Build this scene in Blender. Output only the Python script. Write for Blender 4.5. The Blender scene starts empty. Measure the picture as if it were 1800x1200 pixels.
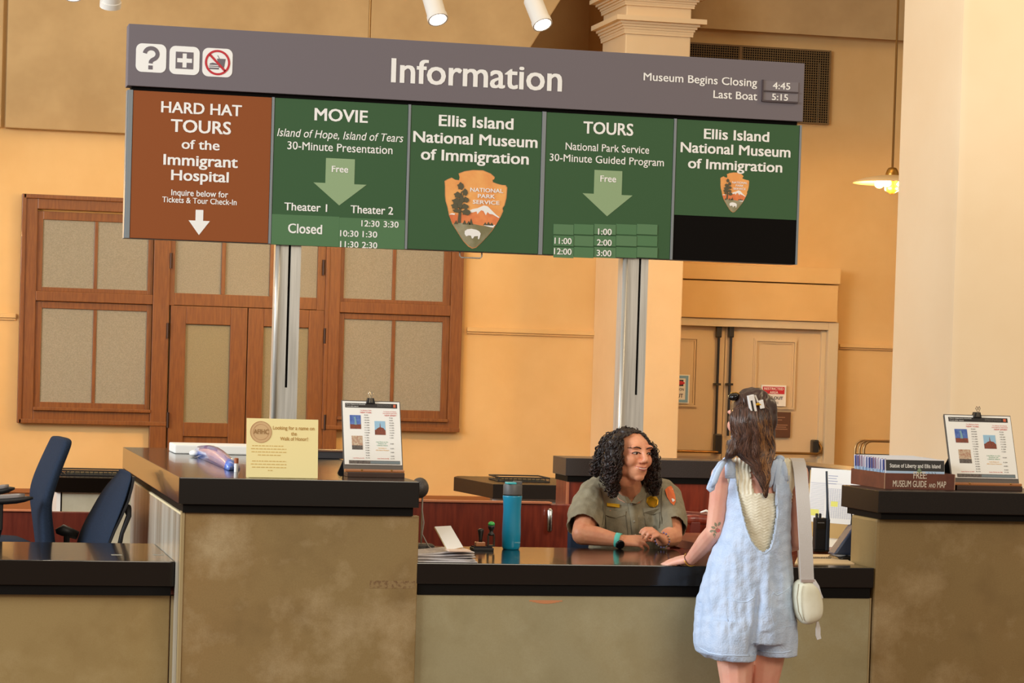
import bpy, bmesh, math, random
from mathutils import Vector, Matrix, noise
C = bpy.context.scene.collection
random.seed(7)
PI = math.pi

# ------------------------------------------------------------------ camera, world, lights, exposure
F_PX, PPX, PPY, EYE = 4450.0, 900.0, 760.0, 1.75
YAW, PITCH, ROLL = 0.2304, -0.030, 0.0303
_f = Vector((math.sin(YAW)*math.cos(PITCH), math.cos(YAW)*math.cos(PITCH), math.sin(PITCH)))
_r = Vector((math.cos(YAW), -math.sin(YAW), 0)); _u = _r.cross(_f)
RT = _r*math.cos(ROLL) + _u*math.sin(ROLL); UP = -_r*math.sin(ROLL) + _u*math.cos(ROLL)
cam_data = bpy.data.cameras.new('camera'); cam = bpy.data.objects.new('camera', cam_data); C.objects.link(cam)
cam.matrix_world = Matrix(((RT.x, UP.x, -_f.x, 0), (RT.y, UP.y, -_f.y, 0), (RT.z, UP.z, -_f.z, EYE), (0, 0, 0, 1)))
cam_data.sensor_width = 36.0; cam_data.lens = F_PX/1800*36; cam_data.shift_y = (PPY-600)/1800
cam_data.clip_end = 200
bpy.context.scene.camera = cam

world = bpy.data.worlds.new('world'); bpy.context.scene.world = world; world.use_nodes = True
world.node_tree.nodes['Background'].inputs[0].default_value = (1.0, 0.84, 0.68, 1)
world.node_tree.nodes['Background'].inputs[1].default_value = 0.42
vs = bpy.context.scene.view_settings
vs.view_transform = 'Standard'; vs.look = 'None'; vs.exposure = 0.0; vs.gamma = 1.0; vs.use_curve_mapping = False

def area_light(name, loc, target, sx, sy, power, col):
    d = bpy.data.lights.new(name, 'AREA'); d.shape = 'RECTANGLE'; d.size = sx; d.size_y = sy
    d.energy = power; d.color = col
    o = bpy.data.objects.new(name, d); C.objects.link(o); o.location = loc
    o.rotation_euler = (Vector(target)-Vector(loc)).to_track_quat('-Z', 'Y').to_euler()
    return o
area_light('daylight_side_windows', (-7.5, 6.5, 4.6), (3.0, 10.2, 1.2), 5.0, 4.0, 1150, (0.84, 0.92, 1.0))
area_light('daylight_behind_viewer', (4.5, -2.5, 6.5), (3.0, 10.5, 1.4), 6.0, 3.0, 560, (1.0, 0.88, 0.70))
area_light('overhead_warm_fill', (3.5, 14.0, 8.0), (4.0, 19.0, 2.0), 7.0, 4.0, 210, (1.0, 0.70, 0.38))  # added warm fill from above, no fitting modelled for it

area_light('pillar_warm_fill', (8.2, 9.5, 5.6), (6.4, 14.3, 2.2), 2.0, 1.5, 150, (1.0, 0.76, 0.46))  # added warm fill aimed at the pillar front, not a modelled lamp
area_light('daylight_pillar_fill', (-6.5, 13.0, 5.0), (5.8, 14.5, 2.6), 4.0, 3.0, 230, (0.86, 0.93, 1.0))  # second left daylight area, added to brighten the pillar's left face

# ------------------------------------------------------------------ picture ray -> point on a real plane
def ray(u, v): return RT*((u-PPX)/F_PX) - UP*((v-PPY)/F_PX) + _f
def PY(u, v, y):
    r = ray(u, v); p = r*(y/r.y); return Vector((p.x, p.y, p.z+EYE))
def PZ(u, v, z):
    r = ray(u, v); p = r*((z-EYE)/r.z); return Vector((p.x, p.y, p.z+EYE))
def PX_(u, v, x):
    r = ray(u, v); p = r*(x/r.x); return Vector((p.x, p.y, p.z+EYE))

# ------------------------------------------------------------------ materials
def lin(c):
    return tuple(((x/255)/12.92 if x/255 <= 0.04045 else ((x/255+0.055)/1.055)**2.4) for x in c) + (1.0,)
_M = {}
def mat(name, col, rough=0.6, metal=0.0, col2=None, scale=6.0, bump=0.0, bscale=60.0, coat=0.0, emit=0.0, spec=0.5, detail=4.0, contrast=(0.35, 0.65), stretch=None, alpha=1.0, sheen=0.0, sss=0.0, trans=0.0):
    if name in _M: return _M[name]
    m = bpy.data.materials.new(name); m.use_nodes = True; nt = m.node_tree; b = nt.nodes['Principled BSDF']
    b.inputs['Base Color'].default_value = lin(col); b.inputs['Roughness'].default_value = rough
    b.inputs['Metallic'].default_value = metal; b.inputs['Coat Weight'].default_value = coat
    b.inputs['Specular IOR Level'].default_value = spec
    b.inputs['Sheen Weight'].default_value = sheen
    if sss:
        b.inputs['Subsurface Weight'].default_value = sss; b.inputs['Subsurface Radius'].default_value = (1.0, 0.35, 0.2); b.inputs['Subsurface Scale'].default_value = 0.012
    if trans: b.inputs['Transmission Weight'].default_value = trans
    if emit:
        b.inputs['Emission Color'].default_value = lin(col); b.inputs['Emission Strength'].default_value = emit
    tc = nt.nodes.new('ShaderNodeTexCoord'); mp = nt.nodes.new('ShaderNodeMapping'); nt.links.new(tc.outputs['Object'], mp.inputs[0])
    if stretch: mp.inputs['Scale'].default_value = stretch
    if col2:
        n = nt.nodes.new('ShaderNodeTexNoise'); n.inputs['Scale'].default_value = scale; n.inputs['Detail'].default_value = detail
        n.inputs['Roughness'].default_value = 0.6
        nt.links.new(mp.outputs[0], n.inputs['Vector'])
        r = nt.nodes.new('ShaderNodeValToRGB'); r.color_ramp.elements[0].position = contrast[0]; r.color_ramp.elements[1].position = contrast[1]
        r.color_ramp.elements[0].color = lin(col); r.color_ramp.elements[1].color = lin(col2)
        nt.links.new(n.outputs['Fac'], r.inputs[0]); nt.links.new(r.outputs[0], b.inputs['Base Color'])
    if bump:
        n = nt.nodes.new('ShaderNodeTexNoise'); n.inputs['Scale'].default_value = bscale; n.inputs['Detail'].default_value = 3
        nt.links.new(mp.outputs[0], n.inputs['Vector'])
        bp = nt.nodes.new('ShaderNodeBump'); bp.inputs['Strength'].default_value = bump; bp.inputs['Distance'].default_value = 0.01
        nt.links.new(n.outputs['Fac'], bp.inputs['Height']); nt.links.new(bp.outputs[0], b.inputs['Normal'])
    _M[name] = m
    return m

def stone_mat(name, base, light, dark, warm):
    """mottled polished sandstone panel: clouds of pale bloom and brown stain plus fine speckle"""
    m = bpy.data.materials.new(name); m.use_nodes = True; nt = m.node_tree; b = nt.nodes['Principled BSDF']; N = nt.nodes.new; L = nt.links.new
    tc = N('ShaderNodeTexCoord')
    def noi(s, d, r=0.6):
        n = N('ShaderNodeTexNoise'); n.inputs['Scale'].default_value = s; n.inputs['Detail'].default_value = d; n.inputs['Roughness'].default_value = r
        L(tc.outputs['Object'], n.inputs['Vector']); return n
    def ramp(n, a, c, ca, cc):
        r = N('ShaderNodeValToRGB'); r.color_ramp.elements[0].position = a; r.color_ramp.elements[1].position = c
        r.color_ramp.elements[0].color = ca; r.color_ramp.elements[1].color = cc; L(n.outputs['Fac'], r.inputs[0]); return r
    K = (0, 0, 0, 1); W = (1, 1, 1, 1)
    cloud = ramp(noi(3.2, 6, 0.62), 0.50, 0.72, K, W)
    stain = ramp(noi(5.5, 5), 0.50, 0.75, K, W)
    grain = ramp(noi(170, 3, 0.8), 0.30, 0.70, K, W)
    warmf = ramp(noi(1.6, 2), 0.42, 0.68, K, W)
    def mixc(f, a, bb, amt):
        x = N('ShaderNodeMixRGB'); mm = N('ShaderNodeMath'); mm.operation = 'MULTIPLY'; mm.inputs[1].default_value = amt
        L(f.outputs[0], mm.inputs[0]); L(mm.outputs[0], x.inputs[0])
        if isinstance(a, tuple): x.inputs[1].default_value = a
        else: L(a.outputs[0], x.inputs[1])
        x.inputs[2].default_value = bb; return x
    c = mixc(warmf, lin(base), lin(warm), 0.8); c = mixc(stain, c, lin(dark), 0.55); c = mixc(cloud, c, lin(light), 0.85); c = mixc(grain, c, lin(dark), 0.35)
    L(c.outputs[0], b.inputs['Base Color']); b.inputs['Roughness'].default_value = 0.42; b.inputs['Specular IOR Level'].default_value = 0.4
    return m

# ------------------------------------------------------------------ mesh helpers
class MB:
    def __init__(s): s.v = []; s.f = []; s.mi = []; s.m = 0
    def add(s, vs_, fs):
        o = len(s.v); s.v += [tuple(p) for p in vs_]
        for f in fs: s.f.append(tuple(i+o for i in f)); s.mi.append(s.m)
        return s
    def box(s, x0, x1, y0, y1, z0, z1, M=None):
        x0, x1 = min(x0, x1), max(x0, x1); y0, y1 = min(y0, y1), max(y0, y1); z0, z1 = min(z0, z1), max(z0, z1)
        p = [Vector(q) for q in ((x0, y0, z0), (x1, y0, z0), (x1, y1, z0), (x0, y1, z0), (x0, y0, z1), (x1, y0, z1), (x1, y1, z1), (x0, y1, z1))]
        if M is not None: p = [M @ q for q in p]
        return s.add(p, [(0, 3, 2, 1), (4, 5, 6, 7), (0, 1, 5, 4), (1, 2, 6, 5), (2, 3, 7, 6), (3, 0, 4, 7)])
    def prism_xz(s, poly, y0, y1, M=None):
        """polygon in XZ (x, z), extruded from y0 (front) to y1"""
        n = len(poly); p = [Vector((a, y0, b)) for a, b in poly] + [Vector((a, y1, b)) for a, b in poly]
        if M is not None: p = [M @ q for q in p]
        area = sum(poly[i][0]*poly[(i+1) % n][1]-poly[(i+1) % n][0]*poly[i][1] for i in range(n))
        fr = tuple(range(n)); bk = tuple(range(2*n-1, n-1, -1)); sd = [(i, i+n, (i+1) % n+n, (i+1) % n) for i in range(n)]
        if area < 0: fr = fr[::-1]; bk = bk[::-1]; sd = [q[::-1] for q in sd]
        return s.add(p, [fr, bk]+sd)
    def prism_xy(s, poly, z0, z1):
        n = len(poly); p = [Vector((a, b, z0)) for a, b in poly] + [Vector((a, b, z1)) for a, b in poly]
        area = sum(poly[i][0]*poly[(i+1) % n][1]-poly[(i+1) % n][0]*poly[i][1] for i in range(n))
        bot = tuple(range(n-1, -1, -1)); top = tuple(range(n, 2*n)); sd = [(i, (i+1) % n, (i+1) % n+n, i+n) for i in range(n)]
        if area < 0: bot = bot[::-1]; top = top[::-1]; sd = [q[::-1] for q in sd]
        return s.add(p, [bot, top]+sd)
    def rings(s, rs, cap=True, closed=True):
        n = len(rs[0]); vs_ = [p for r in rs for p in r]; fs = []
        for i in range(len(rs)-1):
            for j in range(n if closed else n-1):
                k = (j+1) % n; fs.append((i*n+j, i*n+k, (i+1)*n+k, (i+1)*n+j))
        if cap: fs.append(tuple(range(n-1, -1, -1))); fs.append(tuple((len(rs)-1)*n+j for j in range(n)))
        return s.add(vs_, fs)
    def tube(s, pts, rad, n=10, cap=True, flat=1.0):
        pts = [Vector(p) for p in pts]; m = len(pts)
        if not hasattr(rad, '__len__'): rad = [rad]*m
        rs = []; t0 = (pts[1]-pts[0]).normalized(); ref = Vector((0, 0, 1)) if abs(t0.z) < 0.9 else Vector((1, 0, 0))
        a = t0.cross(ref).normalized()
        for i, p in enumerate(pts):
            t = (pts[min(i+1, m-1)]-pts[max(i-1, 0)]).normalized()
            a = (a - t*a.dot(t)).normalized(); b = t.cross(a)
            rs.append([p + (a*math.cos(2*PI*j/n) + b*math.sin(2*PI*j/n)*flat)*rad[i] for j in range(n)])
        return s.rings(rs, cap)
    def lathe(s, prof, n=24, M=None, cap=True):
        rs = []
        for r, z in prof:
            q = [Vector((r*math.cos(2*PI*j/n), r*math.sin(2*PI*j/n), z)) for j in range(n)]
            if M is not None: q = [M @ p for p in q]
            rs.append(q)
        return s.rings(rs, cap)
    def ball(s, c, r, n=12, M=None):
        if not hasattr(r, '__len__'): r = (r, r, r)
        c = Vector(c); rs = []
        for i in range(n+1):
            ph = PI*i/n; ph = max(0.02, min(PI-0.02, ph))
            q = [Vector((r[0]*math.sin(ph)*math.cos(2*PI*j/(2*n)), r[1]*math.sin(ph)*math.sin(2*PI*j/(2*n)), -r[2]*math.cos(ph))) for j in range(2*n)]
            if M is not None: q = [M @ p for p in q]
            rs.append([c+p for p in q])
        return s.rings(rs, True)
    def mesh(s, name, mats, smooth=False):
        me = bpy.data.meshes.new(name); me.from_pydata(s.v, [], s.f)
        for m in (mats if isinstance(mats, (list, tuple)) else [mats]): me.materials.append(m)
        me.polygons.foreach_set('material_index', s.mi)
        if smooth: me.polygons.foreach_set('use_smooth', [True]*len(me.polygons))
        me.update(); return me
    def obj(s, name, mats, parent=None, smooth=False, bevel=0.0, auto=False):
        me = s.mesh(name, mats, smooth)
        return link(name, me, parent, bevel, auto)
def link(name, me, parent=None, bevel=0.0, auto=False):
    if bevel:
        bm = bmesh.new(); bm.from_mesh(me)
        es = [e for e in bm.edges if len(e.link_faces) == 2 and e.calc_face_angle(0) > 0.6]
        bmesh.ops.bevel(bm, geom=es, offset=bevel, segments=2, profile=0.6, affect='EDGES', clamp_overlap=True)
        bm.to_mesh(me); bm.free()
    if auto:
        me.polygons.foreach_set('use_smooth', [True]*len(me.polygons)); me.set_sharp_from_angle(angle=0.6)
    o = bpy.data.objects.new(name, me); C.objects.link(o)
    if parent is not None: o.parent = parent; o.matrix_parent_inverse = Matrix.Identity(4); o.location = -_base(parent)
    return o
def _base(p):
    v = Vector(p.location)
    while p.parent: p = p.parent; v = v + Vector(p.location)
    return v
def tag(o, label, cat, group=None, kind=None):
    if label: o['label'] = label
    if cat: o['category'] = cat
    if group: o['group'] = group
    if kind: o['kind'] = kind
    return o
def thing(name, loc, label, cat, group=None):
    o = bpy.data.objects.new(name, None); C.objects.link(o); o.location = loc; o.empty_display_size = 0.05
    return tag(o, label, cat, group)
def struct(o, label=None, cat=None):
    o['kind'] = 'structure'
    return tag(o, label, cat)
def setting(name, loc, label, cat):
    o = bpy.data.objects.new(name, None); C.objects.link(o); o.location = loc; o['kind'] = 'structure'
    return tag(o, label, cat)
def wavy(me, amp, sc, seed=0.0, aniso=(1, 1, 1)):
    """push vertices along their normals by smooth noise (cloth folds, hair lumps)"""
    me.update(); nn = [v.normal.copy() for v in me.vertices]
    for v, n in zip(me.vertices, nn):
        p = Vector((v.co.x*aniso[0], v.co.y*aniso[1], v.co.z*aniso[2]))*sc + Vector((seed, seed*1.7, -seed))
        v.co += n*(noise.noise(p)*amp)
    me.update()

# text ------------------------------------------------------------
_HC = {}
def text_mesh(s, bold=0.0, shear=0.0, space=1.0, align='LEFT'):
    cu = bpy.data.curves.new('t', 'FONT'); cu.body = s; cu.size = 1.0; cu.offset = bold; cu.shear = shear; cu.resolution_u = 3
    cu.space_character = space; cu.align_x = align; cu.fill_mode = 'FRONT'
    o = bpy.data.objects.new('t', cu); C.objects.link(o)
    dg = bpy.context.evaluated_depsgraph_get(); me = bpy.data.meshes.new_from_object(o.evaluated_get(dg))
    bpy.data.objects.remove(o); bpy.data.curves.remove(cu)
    vs_ = [(v.co.x, v.co.y) for v in me.vertices]; fs = [tuple(p.vertices) for p in me.polygons]; bpy.data.meshes.remove(me)
    return vs_, fs
def cap_h(bold):
    if bold not in _HC:
        v, f = text_mesh('H', bold); _HC[bold] = (min(p[1] for p in v), max(p[1] for p in v))
    return _HC[bold]
def put_text(mb, s, x0, x1, z0, cap, y, bold=0.0, shear=0.0, thick=0.0008, space=1.0, M=None):
    """text fitted between x0 and x1 with its baseline at z0 and capital height cap, facing -Y at plane y"""
    v, f = text_mesh(s, 0.0, shear, space); a, b = cap_h(0.0); bold = bold*1.7; xh = _xh()
    mn = min(p[0] for p in v)-bold*0.5; mx = max(p[0] for p in v)+bold*0.5; sx = (x1-x0)/(mx-mn); sz = cap/(b-a)
    low = any(c.islower() for c in s)
    def yy(q):
        q -= a
        if not low or q <= 0: return q
        X0, X1 = xh-a, (b-a)*0.735
        if q < X0: return q*X1/X0
        top = (b-a)*1.06
        return X1 + (min(q, 2)-X0)*(top-X1)/(max(top, 0.001)-X0) if q < top else q
    sh = [(0, 0)] if bold < 0.006 else [(-bold*0.5, -bold*0.22), (bold*0.5, -bold*0.22), (bold*0.5, bold*0.22), (-bold*0.5, bold*0.22), (0, 0)]
    for i, (dx, dz) in enumerate(sh):
        pts = [Vector((x0+(p[0]+dx-mn)*sx, y-thick-0.00002*i, z0+(yy(p[1])+dz)*sz)) for p in v]
        if M is not None: pts = [M @ p for p in pts]
        mb.add(pts, f)
    return mb
def _xh():
    if 'x' not in _HC: v, f = text_mesh('x', 0.0); _HC['x'] = max(p[1] for p in v)
    return _HC['x']

# ------------------------------------------------------------------ room shell
WY = 20.0
m_wall = mat('ochre_plaster', (222, 184, 124), 0.75, col2=(213, 172, 110), scale=1.2, bump=0.05, bscale=40)
m_wall_hi = mat('upper_plaster_dimmed', (196, 164, 114), 0.8, col2=(178, 146, 98), scale=1.6, bump=0.04, bscale=30)  # greyer and darker than the wall: shade above the pendants put into the colour
m_pillar = mat('cream_plaster', (232, 204, 160), 0.7, col2=(226, 196, 150), scale=1.5)
m_floor = mat('floor_tile', (120, 84, 58), 0.35, col2=(98, 66, 44), scale=3)
m_wood = mat('reddish_brown_wood', (134, 80, 28), 0.42, col2=(116, 64, 18), scale=5, stretch=(14, 14, 1.2), coat=0.15)
m_wain = mat('brown_wainscot', (150, 92, 44), 0.5)
m_frost = mat('frosted_glass', (156, 148, 128), 0.5, col2=(138, 132, 112), scale=140, bump=0.15, bscale=300, detail=2, coat=0.05)
m_black = mat('black_paint', (24, 22, 20), 0.45)
m_cream_door = mat('cream_painted_door', (212, 186, 146), 0.5)
m_jamb = mat('grey_cream_jamb', (206, 188, 154), 0.5)

struct(MB().box(-14, 22, -8, WY+0.6, -0.1, 0.0).obj('floor', m_floor), 'brown tiled hall floor', 'floor')
def W(u, v, y=WY):
    p = PY(u, v, y); return p.x, p.z
xl_hi = W(0, 215)[1]
nxa, nxb, nz = W(880, 130)[0], W(1120, 130)[0], W(930, 130)[1]
o = MB().box(-10, 22, WY, WY+0.4, 0, nz).box(-10, nxa, WY, WY+0.4, nz, 6.2).box(nxb, 22, WY, WY+0.4, nz, 4.62).box(nxa, nxb, WY+1.6, WY+1.8, nz, 6.8).box(nxa-0.2, nxa, WY+0.4, WY+1.8, nz-0.2, 6.8).box(nxb, nxb+0.2, WY+0.4, WY+1.8, nz-0.2, 6.8).box(nxa, nxb, WY+0.4, WY+1.8, nz-0.2, nz).obj('wall_back', m_wall); struct(o, 'ochre plaster wall at the back of the hall', 'wall')
# cove at the top of the wall, curving out towards the viewer
mb = MB(); N_ = 14; za = W(1300, 57)[1]
pr_ = [(WY - 3.4*(1-math.cos(i/N_*PI/2)), za + 2.2*math.sin(i/N_*PI/2)) for i in range(N_+1)]
prof = [(-0.12 + a, b) for a, b in pr_]
ring = lambda x: [Vector((x, a, b)) for a, b in prof] + [Vector((x, a+0.3, b+0.3)) for a, b in reversed(prof)]
mb.rings([ring(nxb), ring(22)]); struct(mb.obj('ceiling', m_wall_hi, smooth=False, auto=True), 'pale plaster vault curving out over the back wall', 'ceiling')
# proud lunette field on the upper left, bottom edge at the lamps' shade line, its right edge raking up and to the right
x930 = W(930, 88, WY-0.08)[0]; x985 = W(992, -10, WY-0.08)[0]; z88 = W(930, 88, WY-0.08)[1]; ztop = W(992, -10, WY-0.08)[1]
zlo = W(110, 229, WY-0.08)[1]; xleft = W(12, 100, WY-0.08)[0]
sl = (x985-x930)/(ztop-z88)
poly = [(xleft, zlo), (x930+(zlo-z88)*sl, zlo), (x985+sl*1.6, ztop+1.6), (xleft, ztop+1.6)]
o = MB().prism_xz(poly, WY-0.08, WY).obj('trim_1', m_wall_hi, bevel=0.01); struct(o, 'raised plaster field above the brown windows, coloured dimmer for shade above the lamps', 'wall panel')
poly = [(-8, zlo), (xleft-0.03, zlo), (xleft-0.03, ztop+1.6), (-8, ztop+1.6)]
o = MB().prism_xz(poly, WY-0.05, WY).obj('trim_2', m_wall_hi, bevel=0.01); struct(o, 'narrow plaster field at the far upper left, coloured dimmer for shade', 'wall panel')
# moulding band
def band(name, u0, v0, u1, v1, h, label):
    a = PY(u0, v0, WY); b = PY(u1, v1, WY); z = (a.z+b.z)/2
    o = MB().box(a.x, b.x, WY-0.035, WY, z-h, z).box(a.x, b.x, WY-0.018, WY, z-h*1.5, z-h).obj(name, m_wall, bevel=0.004)
    return struct(o, label, 'moulding')
band('trim_3', -60, 548, 28, 551, 0.035, 'short plaster moulding left of the brown window')
band('trim_4', 820, 576, 1050, 581, 0.035, 'thin plaster moulding right of the brown windows')
band('trim_5', 1474, 604, 1640, 609, 0.03, 'thin plaster moulding right of the cream door')
# brown wainscot at the foot of the wall
zw = PY(790, 871, WY).z
bl = PY(268, 700, WY-0.07).x-0.02; br = PY(598, 700, WY-0.07).x+0.02; be = PY(1083, 600, 19.3).x
o = MB().box(-8, bl, WY-0.04, WY, 0, zw).box(br, be, WY-0.04, WY, 0, zw).box(-8, bl, WY-0.06, WY-0.04, zw-0.03, zw).box(br, be, WY-0.06, WY-0.04, zw-0.03, zw).obj('baseboard_back', m_wain); struct(o, 'tall brown baseboard along the back wall', 'baseboard')

# pilaster behind the sign
PYF = 19.3
pa = PY(1083, 600, PYF).x; pb = PY(1197, 600, PYF).x
col = setting('wall_pier', (0.5*(pa+pb), WY-0.35, 0), 'cream square pier standing proud of the back wall', 'pier')
MB().box(pa, pb, PYF, WY, 0, 6.3).obj('pier_shaft', m_pillar, col, bevel=0.01)
def capital(v0, v1, out):
    z1 = PY(1150, v0, PYF).z; z0 = PY(1150, v1, PYF).z; mb = MB(); n = 7
    for i in range(n):
        t = i/(n-1); e = out*(0.15+0.85*(1-math.cos(t*PI/2))) if i < n-2 else out
        a = z0+(z1-z0)*i/n; b = z0+(z1-z0)*(i+1)/n
        mb.box(pa-e, pb+e, PYF-e, WY, a, b)
    mb.obj('pier_moulding', m_pillar, col)
capital(32, 62, 0.10); capital(-14, 12, 0.12)

# foreground pillar at the right, nearer
m_pil2 = mat('pillar_plaster', (240, 220, 186), 0.8, col2=(236, 214, 178), scale=1.2)
Yp = 14.0; c1 = PY(1680, 400, Yp); ratio = 0.95
ca = PY(1667, 780, Yp); cb = PY(1569, 780, Yp+0.8)
pil = setting('pillar', (ca.x+0.5, Yp+0.5, 0), 'broad pale pillar at the right behind the counter', 'pillar')
pe = 0.05
poly = [(ca.x+0.05, Yp), (ca.x+2.2, Yp), (ca.x+2.2, Yp+0.85), (cb.x, Yp+0.85), (cb.x, Yp+0.80), (ca.x-0.005, Yp+0.05), (ca.x+0.01, Yp+0.02)]
MB().prism_xy(poly, 0, 7.5).obj('pillar_shaft', m_pil2, pil, auto=True)

# ------------------------------------------------------------------ brown windows and doors of the back wall
FY = WY-0.07      # face of the frames
def wb(mb, u0, v0, u1, v1, y0, y1):
    """box on the back wall between two picture corners taken on the face plane y0"""
    a = PY(u0, v0, y0); b = PY(u1, v1, y0); return mb.box(a.x, b.x, y0, y1, b.z, a.z)
def rectxz(u0, v0, u1, v1, y):
    a = PY(u0, v0, y); b = PY(u1, v1, y); return a.x, b.x, b.z, a.z
def frame4(mb, x0, x1, z0, z1, w, y0, y1, wt=None, wbm=None):
    wt = w if wt is None else wt; wbm = w if wbm is None else wbm
    mb.box(x0, x0+w, y0, y1, z0, z1); mb.box(x1-w, x1, y0, y1, z0, z1)
    mb.box(x0+w, x1-w, y0, y1, z1-wt, z1); mb.box(x0+w, x1-w, y0, y1, z0, z0+wbm)
def window_unit(name, U, label):
    # U: outer left, right (at mid height ~550), top/bottom of the frame, and sash boundaries, all as world x / z
    xo0, xo1, zt, zb, op, sashes = U
    w = setting(name, ((xo0+xo1)/2, WY, zb), label, 'window')
    fr = MB(); x0, x1 = op
    fr.box(xo0, x0, FY, WY, zb, zt); fr.box(x1, xo1, FY, WY, zb, zt)
    fr.box(x0, x1, FY, WY, sashes[0][3]+0.015, zt)
    fr.box(x0, x1, FY, WY, sashes[1][3], sashes[0][2]); fr.box(x0-0.0, x1+0.0, FY, WY, zb, sashes[1][2])
    # bevelled outer lip and sill
    fr.box(xo0-0.012, xo0+0.02, FY-0.02, WY, zb-0.012, zt+0.012); fr.box(x0, x1, FY-0.03, FY, sashes[1][2]-0.02, sashes[1][2]+0.005)
    fr.box(xo0, xo1, FY-0.02, WY, zt-0.02, zt+0.012); fr.box(xo0, xo1, FY-0.02, WY, zb-0.012, zb+0.02)
    fr.obj('window_frame', m_wood, w, bevel=0.004)
    for (sx0, sx1, sz0, sz1, panes) in sashes:
        s = MB(); py = FY+0.03
        px = [p for p in panes]
        s.box(sx0, px[0][0], py, WY-0.005, sz0, sz1); s.box(px[-1][1], sx1, py, WY-0.005, sz0, sz1)
        for i in range(len(px)-1): s.box(px[i][1], px[i+1][0], py+0.004, WY-0.005, px[0][2], px[0][3])
        s.box(px[0][0], px[-1][1], py, WY-0.005, px[0][3], sz1); s.box(px[0][0], px[-1][1], py, WY-0.005, sz0, px[0][2])
        so = s.obj('window_sash', m_wood, w, bevel=0.003)
        for p in px: MB().box(p[0]-0.004, p[1]+0.004, WY-0.025, WY-0.012, p[2]-0.004, p[3]+0.004).obj('pane', m_frost, so)
X = lambda u, v=550: PY(u, v, FY).x
Z = lambda u, v: PY(u, v, FY).z
zt_w = Z(40, 343); zb_w = Z(33, 740)
pu = [(X(75, 450), X(166, 450), Z(76, 504), Z(76, 385)), (X(172, 450), X(261, 450), Z(76, 504), Z(76, 385))]
pl = [(X(72, 620), X(163, 620), Z(70, 706), Z(73, 541)), (X(169, 620), X(257, 620), Z(70, 706), Z(73, 541))]
window_unit('window_1', (X(37), X(297), zt_w, zb_w, (X(62), X(268)),
    [(X(62), X(268), Z(65, 511), Z(63, 370), pu), (X(62), X(268), Z(64, 716), Z(64, 528), pl)]), 'brown wooden window of frosted panes left of the brown doors')
pu = [(X(607, 450), X(692, 450), Z(607, 524), Z(76, 385)), (X(698, 450), X(782, 450), Z(607, 524), Z(76, 385))]
pl = [(X(605, 620), X(689, 620), Z(604, 718), Z(604, 560)), (X(695, 620), X(778, 620), Z(604, 718), Z(604, 560))]
window_unit('window_2', (X(573), X(813), zt_w, Z(808, 757), (X(597), X(792)),
    [(X(597), X(792), Z(600, 530), Z(63, 370), pu), (X(597), X(792), Z(600, 733), Z(600, 549), pl)]), 'brown wooden window of frosted panes right of the brown doors')
# double doors with transom between them
d1 = setting('door_1', (X(433), WY, 0), 'brown wooden double door with frosted glass and a transom of three panes', 'door')
xa, xb = X(297)+0.0, X(573)
zdt = Z(433, 541)
mb = MB(); mb.box(X(268), xa, FY-0.012, WY, 0.0, zt_w); mb.box(xb, X(597), FY-0.012, WY, 0.0, zt_w); mb.box(xa, xb, FY, WY, zt_w-0.1, zt_w)
mb.obj('door_frame', m_wood, d1, bevel=0.004)
tp = [(X(308, 470), X(390, 470)), (X(397, 470), X(475, 470)), (X(482, 470), X(559, 470))]
tz0, tz1 = Z(350, 516), zt_w-0.20
mb = MB(); mb.box(xa, tp[0][0], FY+0.01, WY, zdt, zt_w-0.1); mb.box(tp[2][1], xb, FY+0.01, WY, zdt, zt_w-0.1)
mb.box(tp[0][1], tp[1][0], FY+0.015, WY, tz0, tz1); mb.box(tp[1][1], tp[2][0], FY+0.015, WY, tz0, tz1)
mb.box(tp[0][0], tp[2][1], FY+0.01, WY, tz1, zt_w-0.1); mb.box(tp[0][0], tp[2][1], FY+0.01, WY, zdt+0.004, tz0)
tr = mb.obj('transom', m_wood, d1, bevel=0.003)
for a, b in tp: MB().box(a-0.004, b+0.004, WY-0.03, WY-0.012, tz0, tz1).obj('pane', m_frost, tr)
for (l0, l1, g0, g1) in ((297.5, 433, 325, 403.5), (434.5, 572.5, 462, 541)):
    x0, x1 = X(l0, 650), X(l1, 650); gx0, gx1 = X(g0, 650), X(g1, 650); gz1 = Z(325, 569); gz0 = Z(324, 742); y0 = FY+0.012
    mb = MB(); mb.box(x0, gx0, y0, WY, 0.01, zdt); mb.box(gx1, x1, y0, WY, 0.01, zdt); mb.box(gx0, gx1, y0, WY, gz1, zdt); mb.box(gx0, gx1, y0, WY, gz0-0.11, gz0)
    mb.box(gx0, gx1, y0+0.02, WY, 0.2, gz0-0.11); mb.box(gx0, gx1, y0, WY, 0.01, 0.2)
    leaf = mb.obj('door_leaf', m_wood, d1, bevel=0.004)
    MB().box(gx0-0.005, gx1+0.005, WY-0.03, WY-0.012, gz0-0.005, gz1+0.005).obj('pane', mat('frosted_glass_green', (150, 138, 104), 0.45, col2=(134, 124, 92), scale=140, bump=0.15, bscale=300), leaf)
m_hinge = mat('dark_hinge', (60, 40, 28), 0.4, metal=0.7)
for (u, v) in ((295, 581), (295, 738), (571, 590), (571, 742), (301, 458), (569, 470)):
    p = PY(u, v, FY-0.02); MB().tube([(p.x, FY-0.015, p.z-0.06), (p.x, FY-0.015, p.z+0.06)], 0.011, 8).obj('hinge', m_hinge, d1)

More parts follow.
